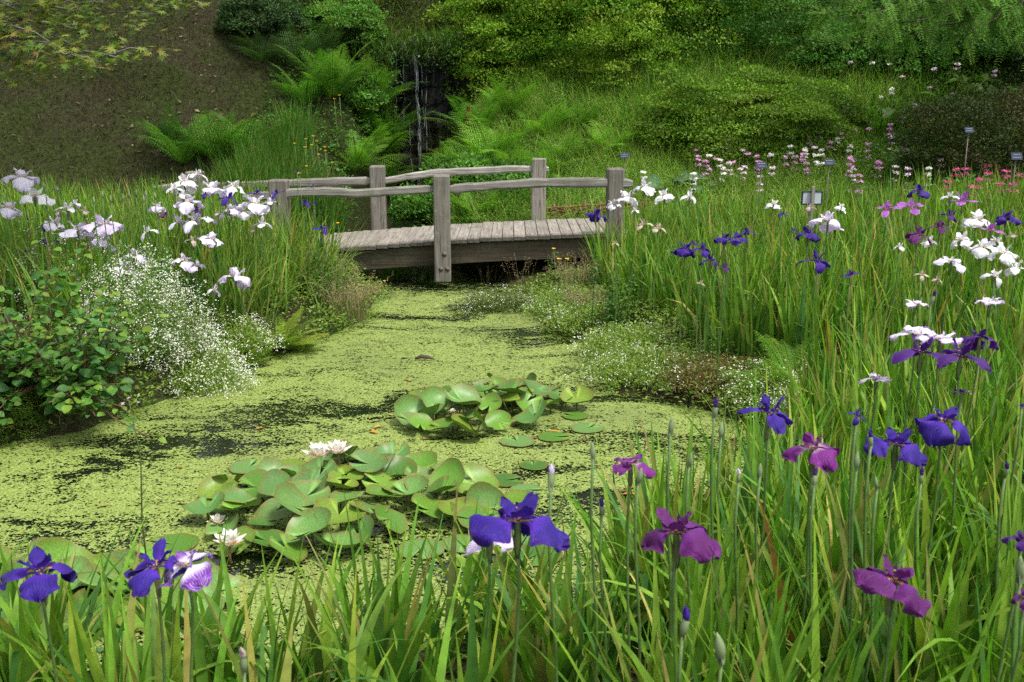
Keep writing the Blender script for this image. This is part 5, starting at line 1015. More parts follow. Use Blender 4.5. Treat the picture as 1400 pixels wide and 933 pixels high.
# ---------------- right bed, upper
for (u, v, px, c, s, lab) in [
    (1213, 284, 36, 'pinkish', 'flare', 'spent looking pink purple iris cluster left of the pink star shaped iris'),
    (1248, 281, 40, 'pinkish', 'flare', 'star shaped pink purple iris with pale petal tips in the upper right bed'),
    (1316, 275, 46, 'pinkish', 'flare', 'pink purple iris with two long pale petals spread wide, above the large white iris'),
    (1286, 309, 34, 'magenta', 'flare', 'magenta iris with upswept petals in the middle of the upper right bed'),
    (1354, 312, 38, 'pinkish', 'flare', 'star shaped pink purple iris right of the large white iris'),
    (1299, 293, 22, 'dark', 'hang', 'closed dark purple iris standing upright left of the large white iris'),
    (1256, 319, 34, 'magenta', 'hang', 'purple iris drooping over a white one, left of the white group'),
    (1271, 326, 22, 'white', 'full', 'white iris tucked under the drooping purple one'),
    (1258, 259, 26, 'indigo', 'full', 'indigo iris at the back of the right bed below the pale primulas'),
    (1376, 293, 26, 'indigo', 'full', 'indigo iris near the right edge, level with the large white iris'),
    (1336, 297, 40, 'white', 'full', 'large pure white iris with one broad round petal in the upper right bed'),
    (1299, 266, 22, 'white', 'hang', 'small white iris behind the pink purple iris with long pale petals'),
    (1314, 324, 32, 'white', 'full', 'white iris at the left end of the white group at the right'),
    (1344, 334, 36, 'white', 'full', 'white iris with a purple heart in the middle of the white group'),
    (1372, 342, 38, 'white', 'full', 'white iris with separate narrow petals at the right of the white group'),
    (1362, 326, 26, 'white', 'full', 'white iris with pink centre at the top of the white group'),
    (1301, 353, 40, 'pale', 'flat', 'ruffled pale lilac white iris lower left of the white group'),
    (1230, 334, 20, 'white', 'hang', 'little white iris with yellow throat alone among green leaves left of the white group'),
    (1389, 363, 36, 'white', 'hang', 'white iris with a purple style at the right edge below the white group'),
    (1360, 373, 30, 'white', 'hang', 'white iris with dark spotted heart below the white group'),
    (1132, 299, 36, 'lilac', 'full', 'lilac iris standing alone in front of the white notice board'),
    (1150, 280, 16, 'white', 'full', 'small cream iris right of the white notice board'),
    (1107, 281, 16, 'wilt', 'hang', 'faded cream iris below the white notice board'),
    (1058, 277, 20, 'white', 'full', 'white and pink iris left of the notice board'),
    (1070, 290, 14, 'indigo', 'hang', 'little indigo iris just under the white and pink one'),
    (1105, 317, 30, 'indigo', 'full', 'indigo iris left below the single lilac iris'),
    (1117, 355, 40, 'indigo', 'hang', 'large violet iris with three spread petals, lowest in the middle of the right bed'),
    (1163, 373, 26, 'indigo', 'flare', 'dark violet iris right of and lower than the large violet one'),
    (1085, 312, 14, 'indigo', 'hang', 'very small indigo iris left of the one below the lilac iris'),
    (937, 338, 28, 'indigo', 'full', 'violet iris at the left end of the indigo drift by the shore'),
    (961, 338, 26, 'indigo', 'hang', 'indigo iris in the indigo drift, right beside the leftmost one'),
    (971, 353, 24, 'indigo', 'hang', 'indigo iris hanging lowest in the indigo drift'),
    (991, 323, 24, 'indigo', 'full', 'indigo iris raised above the middle of the indigo drift'),
    (1008, 323, 22, 'blue', 'full', 'brighter blue iris in the upper part of the indigo drift'),
    (1021, 315, 20, 'indigo', 'hang', 'indigo iris at the upper right end of the indigo drift'),
    (991, 363, 16, 'dark', 'hang', 'dark withered iris below the indigo drift'),
    (948, 330, 16, 'dark', 'hang', 'small dark iris above the left end of the indigo drift'),
    (815, 292, 24, 'indigo', 'full', 'deep violet iris over the right end of the bridge deck'),
    (856, 269, 34, 'white', 'full', 'white iris with purple heart in front of the right end post of the bridge'),
    (838, 277, 22, 'white', 'full', 'white iris lowest and nearest to the bridge rail end'),
    (882, 254, 30, 'white', 'full', 'white iris with dark purple centre right of the bridge end post, topmost of its group'),
    (908, 265, 28, 'white', 'full', 'white iris with purple top right of the bridge end group'),
    (943, 267, 26, 'white', 'hang', 'drooping white iris, rightmost of the group by the bridge end'),
    (868, 285, 12, 'pale', 'hang', 'faded pinkish iris below the white bridge end group'),
    (880, 305, 22, 'wilt', 'hang', 'withered beige iris heads left in the leaves below the bridge end group'),
    (900, 310, 20, 'wilt', 'hang', 'withered beige iris head to the right of the other withered ones'),
    (1260, 372, 16, 'wilt', 'hang', 'withered cream iris beneath the ruffled pale lilac white iris'),
    (1282, 378, 14, 'wilt', 'hang', 'withered cream iris on a stalk right of the other withered one'),
    (842, 330, 10, 'wilt', 'hang', 'tiny withered iris above the leafy green herb'),
    (958, 384, 12, 'wilt', 'hang', 'tiny withered pink iris in the tall leaves under the indigo drift'),
    (1384, 318, 16, 'wilt', 'hang', 'withered cream iris right of the star shaped one near the right edge')]:
    iris(u, v, px * (0.88 if c == 'white' else 1.0), c, s, lab)
# ---------------- left bank
for (u, v, px, c, s, lab) in [
    (30, 240, 38, 'pale', 'full', 'pale lilac iris highest of all on the left, against the bare slope'),
    (47, 264, 36, 'white', 'full', 'white iris just below the highest pale one on the left'),
    (12, 281, 30, 'pale', 'full', 'pale iris at the left edge of the photo below the highest pair'),
    (74, 302, 26, 'pale', 'full', 'pale iris left of the big lilac bloom on the left bank'),
    (106, 312, 36, 'pale', 'full', 'pale lilac iris touching the big lilac bloom from the left'),
    (142, 305, 44, 'lilac', 'full', 'big lilac iris bloom with upright petals above the white flower froth'),
    (140, 327, 30, 'pale', 'full', 'pale iris hanging underneath the big lilac bloom'),
    (170, 365, 36, 'white', 'full', 'white iris with yellow throat on top of the big white flower mound'),
    (185, 346, 26, 'pale', 'full', 'pale greyish iris behind the white one on top of the big white mound'),
    (202, 314, 24, 'white', 'hang', 'flat white iris with narrow petals between the two pale groups'),
    (92, 282, 24, 'white', 'hang', 'cream white iris in the fading cluster behind the big lilac bloom'),
    (102, 276, 18, 'white', 'hang', 'cream white iris topmost in the fading cluster'),
    (82, 287, 16, 'wilt', 'hang', 'withered iris on the left of the fading cluster'),
    (115, 286, 16, 'wilt', 'hang', 'withered iris on the right of the fading cluster'),
    (78, 255, 10, 'wilt', 'hang', 'withered iris bud standing alone between the high pair and the fading cluster'),
    (252, 247, 32, 'white', 'full', 'white iris in front of the far left bridge post'),
    (270, 237, 24, 'white', 'hang', 'white iris at the very top of the group by the far left bridge post'),
    (238, 256, 20, 'white', 'hang', 'cream iris at the left of the group by the far left bridge post'),
    (290, 256, 32, 'pale', 'full', 'pale lilac iris right of the far left bridge post'),
    (320, 253, 28, 'white', 'full', 'white iris in front of the far rail between the two left posts'),
    (257, 274, 34, 'pale', 'full', 'pale iris below the group at the far left bridge post'),
    (250, 264, 20, 'white', 'hang', 'small white iris squeezed between two paler ones below the far left post'),
    (215, 280, 20, 'pale', 'full', 'pale yellow throated iris left of the post group beside a purple one'),
    (244, 302, 28, 'pale', 'hang', 'pale lilac iris with hanging petals, left of two similar ones'),
    (268, 299, 36, 'pale', 'full', 'pale lilac iris with hanging petals, right of two similar ones'),
    (316, 284, 28, 'pale', 'full', 'pale iris in the group before the near left bridge post, leftmost there'),
    (331, 287, 28, 'white', 'full', 'white iris in the middle of the group before the near left bridge post'),
    (348, 276, 36, 'pale', 'full', 'large pale iris in the group before the near left bridge post'),
    (370, 274, 22, 'pale', 'hang', 'pale iris right in front of the near left bridge post'),
    (358, 304, 26, 'white', 'hang', 'white iris leaning right below the near left bridge post'),
    (288, 324, 26, 'lilac', 'full', 'lilac iris alone in the middle of the left iris leaves'),
    (252, 354, 26, 'pale', 'full', 'pale lilac iris left of a touching pair above the white flowers'),
    (268, 361, 22, 'lilac', 'full', 'lilac iris right of a touching pair above the white flowers'),
    (322, 376, 38, 'lilac', 'full', 'lilac iris with broad petals and yellow throat above the bright fern'),
    (293, 394, 20, 'pale', 'hang', 'faded small lilac iris below left of the one over the bright fern'),
    (280, 264, 12, 'indigo', 'hang', 'indigo iris half hidden behind the pale iris right of the far left post'),
    (312, 270, 26, 'blue', 'hang', 'blue iris hanging below the white iris at the far rail'),
    (351, 263, 24, 'blue', 'flare', 'light blue violet iris behind the large pale iris by the near left post'),
    (378, 264, 24, 'blue', 'flare', 'light blue violet iris against the top of the near left bridge post'),
    (418, 276, 20, 'blue', 'flare', 'light blue violet iris under the near rail right of the near left post'),
    (430, 277, 12, 'blue', 'flare', 'small light blue violet iris touching the one under the near rail'),
    (441, 312, 22, 'blue', 'flare', 'light blue violet iris at the left end of the bridge deck'),
    (225, 292, 16, 'magenta', 'hang', 'small dark magenta iris below the pale yellow throated one'),
    (268, 286, 18, 'dark', 'hang', 'purple iris behind the pale pair below the far left post'),
    (60, 327, 12, 'blue', 'hang', 'small blue iris in the leaves below the pale iris left of the big lilac bloom'),
    (77, 328, 14, 'blue', 'flare', 'blue iris with hanging petals below the pale iris left of the big lilac bloom'),
    (58, 309, 12, 'indigo', 'hang', 'tiny indigo iris left below the high pale pair'),
    (20, 343, 10, 'indigo', 'hang', 'tiny indigo iris deep in the leaves at the left edge'),
    (36, 341, 10, 'dark', 'hang', 'tiny dark iris deep in the leaves near the left edge'),
    (298, 290, 14, 'wilt', 'hang', 'withered cream iris above the lone lilac one on the left'),
    (346, 312, 14, 'wilt', 'hang', 'withered cream iris beside the white one leaning right'),
    (262, 326, 18, 'wilt', 'hang', 'withered pinkish iris under the hanging pale pair'),
    (234, 380, 10, 'wilt', 'hang', 'withered iris seed head rising from the big white mound'),
    (406, 232, 8, 'dark', 'hang', 'tiny dark iris bud topped stem above the near left bridge post'),
    (428, 252, 8, 'dark', 'hang', 'tiny dark iris against the rails right of the near left post')]:
    iris(u, v, px * 1.0, c, s, lab, h=0.9 + R.uniform(-0.1, 0.12), name='iris', ylo=7.75 if u < 230 else (8.1 if v > 315 else 8.6))
# ---------------- buds
for (u, v, h_, c, op, lab, hh) in [
    (917, 570, 26, 'indigo', False, 'plump green iris bud over the pond corner, leftmost of the tall buds', 0.95), (942, 617, 22, 'dark', False, 'green iris bud right of and lower than the leftmost tall bud', 0.85),
    (977, 548, 28, 'dark', True, 'faded violet iris bud over the right corner of the pond', 0.95), (986, 577, 24, 'indigo', False, 'green iris bud just under the faded violet one', 0.9),
    (1010, 640, 20, 'lilac', True, 'pale lilac iris bud among leaf tips below the pond corner', 0.82), (1039, 632, 22, 'indigo', False, 'green iris bud under the blue violet iris with arching petals', 0.84),
    (933, 836, 44, 'indigo', True, 'blue iris bud just opening at the bottom of the photo', 0.7), (987, 868, 46, 'indigo', False, 'fat grey green iris bud at the bottom of the photo', 0.68),
    (1114, 642, 26, 'dark', True, 'violet tipped iris bud right under the magenta iris with pale uprights', 0.8), (1172, 618, 26, 'indigo', False, 'green iris bud left of the lower blue iris', 0.84), (1191, 588, 26, 'indigo', True, 'indigo tipped iris bud left above the lower blue iris', 0.9),
    (1260, 640, 24, 'dark', True, 'violet tipped iris bud right below the lower blue iris', 0.8), (1375, 630, 24, 'dark', True, 'violet tipped iris bud close to the right edge', 0.82), (1397, 762, 40, 'indigo', False, 'grey green iris bud at the right edge under the dark iris', 0.74),
    (1273, 401, 20, 'dark', True, 'folded violet iris bud beside the flat white iris', 0.92), (823, 682, 26, 'indigo', True, 'blue tipped iris bud left of the ruffled magenta iris', 0.72), (753, 640, 34, 'lilac', True, 'lilac tipped iris bud above the water behind the large blue iris', 0.9),
    (811, 605, 26, 'indigo', False, 'slim green iris bud in front of the duckweed left of the ruffled magenta iris', 0.92), (872, 638, 26, 'indigo', False, 'green iris bud standing in front of the ruffled magenta iris', 0.86), (1200, 648, 20, 'indigo', False, 'green iris bud deep among the leaves below the lower blue iris', 0.8),
    (333, 888, 40, 'wilt', True, 'brown withered iris bud in the leaves at the lower left', 0.6)]:
    bud(u, v, h_, c, lab, hh, op)
# brownish pods standing over the left bank
for k, (u, v) in enumerate([(140, 262), (176, 262), (186, 260), (200, 262), (212, 264), (62, 250), (128, 270), (196, 268), (168, 266), (152, 268)]):
    bud(u, v, 11, 'wilt', 'brown seed pod on a bare iris stalk against the bare slope', 0.98, False, group='seed pods on the left bank')

# ================================================================== PRIMULAS and other small flowers
PINK = {'white': (0.8, 0.78, 0.8), 'pale': (0.72, 0.58, 0.74), 'pink': (0.6, 0.3, 0.56), 'mag': (0.55, 0.05, 0.25)}
def primula(u, v, c, label, group, h=0.5, tiers=2, sp=0.035, name='primula', cat='primula', nf=16, leaves=True):
    x, y, g, z, t = hit(u, v, h); H = z - g; mb = MB(); add_tube(mb, [(0, 0, 0), (0.01, 0.0, H / 2), (0, 0, H)], [0.004, 0.0035, 0.002], 4, (0.08, 0.13, 0.03)); fm = MB()
    for k in range(tiers):
        zz = H - k * 0.075 * R.uniform(0.8, 1.2); n = nf if k < 2 else nf // 2; a = R.uniform(0, 6.28, n); r = sp * np.sqrt(R.random(n)) * (1 + 0.25 * k); pos = np.stack([r * np.cos(a), r * np.sin(a), zz + R.normal(0, 0.008, n)], 1)
        V, F4, C, F3 = starflowers(pos, 0.022 * R.uniform(0.8, 1.2, n), np.array(PINK[c]) * R.uniform(0.75, 1.15, (n, 1)), 0.6); o0 = fm.n; fm.add(V, F4, C); fm.t.append(F3 + o0); fm.tm.append(np.zeros(len(F3), int))
    if leaves:
        n = 5; a = R.uniform(0, 6.28, n); mb.both(broadleaf(np.zeros((n, 3)), np.stack([np.cos(a), np.sin(a), R.uniform(0.3, 0.9, n)], 1), np.tile([0, 0, 1.0], (n, 1)), R.uniform(0.14, 0.22, n), R.uniform(0.05, 0.07, n), pick(HERB, n)))
    root = thing(name, label, cat, (x, y, g), 0, group); mb.build('stem', M['leaf'], root); fm.build('petals', M['flower'], root)
pr = [(1163, 85, 'white', 1), (1188, 70, 'white', 2), (1193, 86, 'white', 1), (1215, 88, 'white', 1), (1220, 122, 'white', 2), (1234, 105, 'white', 1), (1277, 95, 'pale', 1), (1309, 88, 'pale', 2), (1360, 97, 'pale', 2), (1250, 143, 'pale', 2), (1235, 152, 'pink', 3), (1155, 147, 'pale', 2), (1031, 165, 'white', 2),
    (1046, 186, 'white', 3), (1188, 176, 'pink', 1), (1219, 188, 'pale', 3), (1235, 200, 'pink', 2), (1254, 190, 'pale', 1), (1187, 198, 'pink', 3), (1162, 200, 'white', 2), (1123, 205, 'white', 2), (1108, 188, 'pink', 3), (1135, 195, 'pink', 2), (1081, 201, 'white', 2), (1098, 211, 'pink', 2), (1074, 215, 'pink', 2),
    (992, 203, 'pink', 2), (970, 213, 'white', 1), (955, 218, 'pink', 2), (979, 217, 'pink', 1), (1002, 222, 'pink', 1), (1022, 211, 'pink', 1), (1034, 214, 'pink', 1), (1054, 212, 'pale', 1), (960, 181, 'white', 2), (1304, 128, 'pink', 1), (1394, 72, 'pale', 2), (1271, 120, 'pale', 1), (1205, 133, 'white', 1), (970, 232, 'pink', 1), (1056, 230, 'pale', 2), (1039, 242, 'pale', 3), (1012, 231, 'pale', 1), (1120, 225, 'white', 1)]
cn = {'white': 'white', 'pale': 'pale pink', 'pink': 'pink'}
pr += [(R.uniform(950, 1260), R.uniform(168, 236), ['white', 'pale', 'pink', 'pink'][int(R.integers(4))], int(R.integers(1, 4))) for _ in range(34)]
for (u, v, c, n) in pr:
    if v < 135: lab = 'small %s flower head in the dark green bank under the drooping conifer' % cn[c]; grp = '%s flowers on the shaded bank' % cn[c]
    elif u < 1066: lab = '%s tiered primula on the left side of the drift behind the iris bed' % cn[c]; grp = '%s primulas at the left of the drift' % cn[c]
    elif u < 1145: lab = '%s tiered primula above the notice board and blue plant label' % cn[c]; grp = '%s primulas above the notice board' % cn[c]
    else: lab = '%s tiered primula on the right side of the drift below the shaded bank' % cn[c]; grp = '%s primulas at the right of the drift' % cn[c]
    primula(u, v, c, lab, grp, 0.52, n, nf=20)
for (u, v, c, lab) in ((1162, 216, 'pink', 'tall thick pink flower spike right of the blue plant label'), (1167, 232, 'pale', 'pale pink flower spike under the tall thick pink one'), (1176, 240, 'pink', 'small pink spike lowest right of the tall thick one'), (1269, 230, 'white', 'pale grey white flower spike left of the magenta flowers'), (1343, 214, 'white', 'white flower spike rising behind the magenta flowers'), (1287, 219, 'pale', 'lilac pink flower spike above the pale grey white one'), (1242, 231, 'pale', 'small pink flower spike left of the pale grey white one'), (948, 238, 'white', 'white hosta flower spike among the big blue green leaves'), (880, 236, 'white', 'slender white flower spike above the white irises at the bridge end')):
    primula(u, v, c, lab, 'flower spikes behind the iris bed', 0.62, 4, 0.035, 'flower_spike', 'flower spike', 18)
for k, (u, v) in enumerate([(1308, 232), (1321, 231), (1350, 226), (1296, 248), (1366, 252), (1385, 253), (1392, 240), (1376, 234), (1337, 246), (1330, 256), (1352, 238)]):
    x, y, g, z, t = hit(u, v, 0.6); lab = ['magenta flower head, topmost above the fern like leaves', 'magenta flower head low among the fern like leaves'][int(v > 240)]
    primula(u, v, 'mag', lab, ['upper', 'lower'][int(v > 240)] + ' magenta flowers at the right edge', 0.6, 2, 0.045, 'magenta_flower', 'flower', 22, False)
    n = 60; a = R.uniform(0, 6.28, n); r = 0.22 * np.sqrt(R.random(n)); mb = MB(); pos = np.stack([x + r * np.cos(a), y + r * np.sin(a) - 0.02, g + R.uniform(0.2, 0.5, n)], 1)
    mb.both(broadleaf(pos, np.stack([np.cos(a), np.sin(a), R.normal(0, 0.3, n)], 1), np.tile([0, 0, 1.0], (n, 1)) + R.normal(0, 0.3, (n, 3)), R.uniform(0.06, 0.1, n), R.uniform(0.035, 0.05, n), pick([(0.07, 0.16, 0.025), (0.09, 0.19, 0.03)], n))); o = mb.build('magenta_flower_leaves', M['leaf']); o['kind'] = 'stuff'
def buttercup(u, v, lab, grp, h=0.5):
    x, y, g, z, t = hit(u, v, h); H = z - g; mb = MB(); add_tube(mb, [(0, 0, 0), (0.02, 0, H * 0.5), (0, 0, H)], 0.003, 4, (0.09, 0.15, 0.03)); root = thing('buttercup', lab, 'buttercup', (x, y, g), 0, grp); mb.build('stem', M['stem'], root)
    mb = MB(); a = np.arange(5) * 2 * PI / 5; mb.both(broadleaf(np.zeros((5, 3)) + [0, 0, H], np.stack([np.cos(a), np.sin(a), np.full(5, 0.35)], 1), np.tile([0, -0.35, 1.0], (5, 1)), np.full(5, 0.024), np.full(5, 0.02), np.tile([0.8, 0.5, 0.02], (5, 1)), 0.2, -0.2)); mb.build('petals', M['flower'], root)
for (u, v) in [(403, 197), (417, 202), (418, 191), (428, 187), (426, 199), (433, 194), (436, 212), (444, 202), (445, 207), (457, 136), (464, 131), (419, 228), (409, 238)]: buttercup(u, v, 'yellow buttercup in the tall grass left of the waterfall', 'buttercups in the tall grass', 0.85)
for (u, v) in [(360, 183), (360, 192), (344, 213), (341, 211), (343, 229), (350, 202)]: buttercup(u, v, 'yellow buttercup by the foot of the bare slope', 'buttercups by the bare slope', 0.5)
for (u, v, l) in [(757, 341, 'yellow buttercup on the bank in front of the bridge beam, topmost of three'), (764, 355, 'yellow buttercup on the bank in front of the bridge beam, left of the lower two'), (775, 355, 'yellow buttercup on the bank in front of the bridge beam, right of the lower two'), (432, 283, 'yellow buttercup beneath the near rail right of the near left post'), (462, 306, 'yellow buttercup above the left end of the bridge deck')]: buttercup(u, v, l, 'buttercups by the bridge', 0.4)
# tall thin willowherb at the water
x, y, g, z, t = (*at_height(205, 800, 0.0)[:2], 0.0, 0, 0); mb = MB(); H = 0.86; P = np.array([[0, 0, -0.1], [-0.01, 0, 0.3], [0.01, 0, 0.6], [-0.02, 0, H]]); add_tube(mb, P, [0.004, 0.004, 0.003, 0.0015], 5, (0.13, 0.15, 0.06))
n = 34; s = np.linspace(0.25, 0.98, n); Q = np.stack([np.interp(s, [0, 0.4, 0.7, 1], P[:, i]) for i in range(3)], 1); a = np.arange(n) * 2.2; L = 0.07 * (1.1 - 0.7 * s)
mb.both(broadleaf(Q, np.stack([np.cos(a), np.sin(a), np.full(n, 0.9)], 1), np.tile([0, 0, 1.0], (n, 1)), L, L * 0.2, pick([(0.11, 0.18, 0.04)], n)))
root = thing('willowherb', 'tall thin willowherb with tiny pink flowers standing in the water above the blue iris pair', 'wildflower', (x, y, 0)); mb.build('stem', M['leaf'], root)
mb = MB(); pos = np.array([[-0.02, 0, H], [-0.045, 0, H - 0.025], [0.02, 0, H - 0.02], [-0.03, -0.01, H - 0.05]]); V, F4, C, F3 = starflowers(pos, np.full(4, 0.011), np.tile([0.6, 0.35, 0.62], (4, 1))); mb.add(V, F4, C); mb.t.append(F3); mb.tm.append(np.zeros(len(F3), int)); mb.build('petals', M['flower'], root)
# big leaved plants
def rosette(u, v, h, n, L, W, label, pool, name='hosta', up=(0.5, 1.4)):
    x, y, g, z, t = hit(u, v, h); mb = MB(); a = np.arange(n) * 2.4 + R.normal(0, 0.3, n); e = R.uniform(*up, n); st = R.uniform(0.4, 1.0, n) * h; tip = np.stack([np.cos(a) * st * 0.7, np.sin(a) * st * 0.7, st], 1)
    for k in range(n): add_tube(mb, [(0, 0, 0), tip[k] * [0.6, 0.6, 0.7], tip[k]], 0.006, 4, (0.1, 0.16, 0.05))
    l = L * R.uniform(0.75, 1.15, n); mb.both(broadleaf(tip, np.stack([np.cos(a), np.sin(a), R.uniform(-0.2, 0.6, n)], 1), np.tile([0, -0.3, 1.0], (n, 1)) + R.normal(0, 0.2, (n, 3)), l, l * W, pick(pool, n), 0.16, 0.35, 0.02)); o = mb.build(name, M['leaf']); o.location = (x, y, g); return tag(o, label, name.replace('_', ' '))
BLU = [(0.085, 0.17, 0.085), (0.07, 0.14, 0.075), (0.1, 0.19, 0.09)]
rosette(915, 244, 0.3, 9, 0.3, 0.72, 'big blue green hosta leaves behind the white irises at the bridge end', BLU); rosette(806, 248, 0.2, 5, 0.26, 0.75, 'pale hosta leaf behind the right half of the near bridge rail', BLU); rosette(950, 248, 0.28, 6, 0.24, 0.7, 'blue green hosta right of the other one behind the bridge end', BLU)
rosette(1378, 226, 0.3, 8, 0.32, 0.75, 'dark blue green hosta under the rusty shrub at the right edge', [(0.03, 0.075, 0.05), (0.04, 0.09, 0.055)]); rosette(1325, 228, 0.25, 6, 0.28, 0.75, 'dark hosta left of the other dark one under the rusty shrub', [(0.03, 0.075, 0.05), (0.04, 0.09, 0.055)])
LG = [(0.1, 0.2, 0.03), (0.08, 0.165, 0.025), (0.12, 0.22, 0.04)]
for (u, v, l) in ((1330, 108, 'light green broad leaved plant highest on the shaded bank at the right'), (1362, 118, 'light green broad leaved plant right of the highest one on the shaded bank'), (1300, 135, 'light green broad leaved plant above the rusty shrub'), (1262, 205, 'broad leaved green plant below the pink tiered primulas at the right'), (1225, 148, 'broad leaved green plant in the middle of the shaded bank')): rosette(u, v, 0.3, 12, 0.3, 0.55, l, LG, 'broad_leaved_plant', (0.4, 1.2))
rosette(795, 285, 0.25, 26, 0.35, 0.07, 'striped tufted sedge behind the willow edging', [(0.16, 0.22, 0.05), (0.2, 0.22, 0.08)], 'sedge'); rosette(603, 60, 0.0, 6, 0.3, 0.8, 'round scalloped leaves hanging at the right lip of the waterfall', [(0.045, 0.1, 0.035)], 'round_leaved_plant')

# ================================================================== TREES
def limb(mb, pts, r0, r1, sides=8, col=(1, 1, 1), wob=0.04):
    P = np.array(pts, float); s = np.linspace(0, 1, len(P)); q = np.linspace(0, 1, 14); Q = np.stack([np.interp(q, s, P[:, i]) for i in range(3)], 1); Q[1:-1] = (Q[:-2] + 2 * Q[1:-1] + Q[2:]) / 4 + R.normal(0, wob, (12, 3)); add_tube(mb, Q, r0 + (r1 - r0) * q, sides, col); return Q
# japanese maple whose low branches reach in at the upper left
mp = thing('maple_tree', 'maple with yellowish green star shaped leaves reaching in at the upper left', 'tree', (-6.4, 8.6, g1(-6.4, 8.6)))
gb = g1(-6.4, 8.6); mb = MB(); lm = MB(); limb(mb, [(0, 0, -0.1), (0.1, -0.05, 0.9), (0.0, 0.0, 1.7), (0.3, -0.1, 2.6), (0.2, 0, 3.6)], 0.13, 0.05); mb.build('trunk', M['greybark'], mp); mb = MB()
tips = []
for (u, v, Y) in ((60, 20, 7.6), (105, 40, 7.4), (125, 82, 7.2), (180, 85, 7.3), (60, 75, 7.4), (15, 35, 7.0), (20, 85, 7.6), (215, 20, 8.0), (255, 5, 8.2), (150, 5, 7.6), (-40, 60, 7.4), (-60, 10, 7), (90, -30, 7.5), (180, -40, 8), (30, -60, 7.2)):
    e = at_depth(u, v, Y) - np.array([-6.4, 8.6, gb]); a = np.array([0.1, 0, 1.55 + R.uniform(0, 0.5)]); Q = limb(mb, [a, a * 0.4 + e * 0.6 + [0, 0, 0.28], a * 0.15 + e * 0.85 + [0, 0, 0.16], e], 0.018, 0.004, 6, (1, 1, 1), 0.025); tips.append((Q, v))
    for k in range(5): q = Q[R.integers(6, 14)]; s2 = q + np.array([R.normal(0, 0.22), R.normal(0, 0.22), R.normal(-0.06, 0.09)]); add_tube(mb, [q, (q + s2) / 2 + [0, 0, 0.03], s2], [0.006, 0.004, 0.002], 5); tips.append((np.linspace(q, s2, 8), v))
mb.build('branches', M['greybark'], mp)
def maple_leaves(pos, nor, dirn, L, col):
    n = len(pos); a = nrm(np.cross(nor, dirn)); d = nrm(np.cross(a, nor)); ang = np.array([-2.2, -1.75, -1.1, -0.85, -0.55, -0.28, 0.0, 0.28, 0.55, 0.85, 1.1, 1.75, 2.2]); rad = np.array([0.5, 0.28, 0.82, 0.34, 0.9, 0.36, 1.0, 0.36, 0.9, 0.34, 0.82, 0.28, 0.5])
    ring = [pos + (d * math.cos(t) * r + a * math.sin(t) * r) * L[:, None] - nor * (0.12 * r * r * L)[:, None] for t, r in zip(ang, rad)]
    V = np.stack([pos] + ring, 1); o = np.arange(n)[:, None] * 14; F = np.concatenate([o + [[0, k, k + 1]] for k in range(1, 13)]); return V.reshape(-1, 3), F, np.repeat(col, 14, 0)
for Q, v in tips:
    n = 24; q = Q[R.integers(len(Q) // 3, len(Q), n)] + R.normal(0, 0.09, (n, 3)) * [1, 1, 0.55]; a = R.uniform(0, 6.28, n)
    warm = (R.random(n) < (0.75 if v < 90 else 0.5))[:, None]
    col = np.where(warm, pick([(0.13, 0.18, 0.022), (0.16, 0.18, 0.026), (0.1, 0.165, 0.02), (0.17, 0.14, 0.03)], n), pick([(0.075, 0.13, 0.02), (0.1, 0.16, 0.025)], n))
    lm.both(maple_leaves(q, nrm(np.stack([R.normal(0, 0.35, n), R.normal(-0.3, 0.35, n), np.ones(n)], 1)), np.stack([np.cos(a), np.sin(a), np.full(n, -0.25)], 1), R.uniform(0.045, 0.075, n), col))
lm.build('leaves', M['leaf'], mp)
# drooping conifer at the upper right
cf = thing('drooping_conifer', 'conifer with drooping feathery light green sprays at the upper right', 'tree', (8.6, 15.8, g1(8.6, 15.8))); gb = g1(8.6, 15.8)
mb = MB(); limb(mb, [(0, 0, -0.2), (0.05, 0, 2.5), (-0.05, 0, 5), (0, 0, 8)], 0.2, 0.08); mb.build('trunk', M['bark'], cf); mb = MB(); lm = MB(); bl = []
for (u, v, Y) in ((1120, -25, 13.6), (1165, -40, 13.2), (1200, -20, 13.0), (1235, -45, 13.3), (1275, -30, 12.8), (1310, -45, 13.0), (1350, -25, 12.6), (1390, -40, 12.8), (1430, -20, 12.6), (1140, 5, 14.2), (1290, 10, 13.6), (1380, 15, 13.4), (1215, 20, 13.8), (1175, 40, 14.2), (1330, 40, 13.6), (1410, 45, 13.4), (1250, 48, 14.2), (1130, 30, 14.6)):
    e = at_depth(u, v, Y) - np.array([8.6, 15.8, gb]); a = np.array([0, 0, e[2] + R.uniform(0.3, 1.2)]); Q = limb(mb, [a, a * 0.5 + e * 0.5 + [0, 0, 0.15], e], 0.035, 0.006, 6, (1, 1, 1), 0.03); bl.append(Q)
spr = []
for Q in bl:
    for k in range(34):
        q = Q[R.integers(4, 14)] + R.normal(0, 0.1, 3); L = R.uniform(0.3, 0.6); a = R.uniform(0, 6.28); th = R.uniform(0.25, 0.85); d0 = np.array([math.cos(a) * 0.6, math.sin(a) * 0.6, 0.0])
        s = np.linspace(0, 1, 6)[:, None]; P = q + d0 * L * 0.7 * s + np.array([0, 0, -1.0]) * L * s ** 1.4 * th; add_tube(mb, P, 0.0025, 3, (1, 1, 1)); spr.append(P)
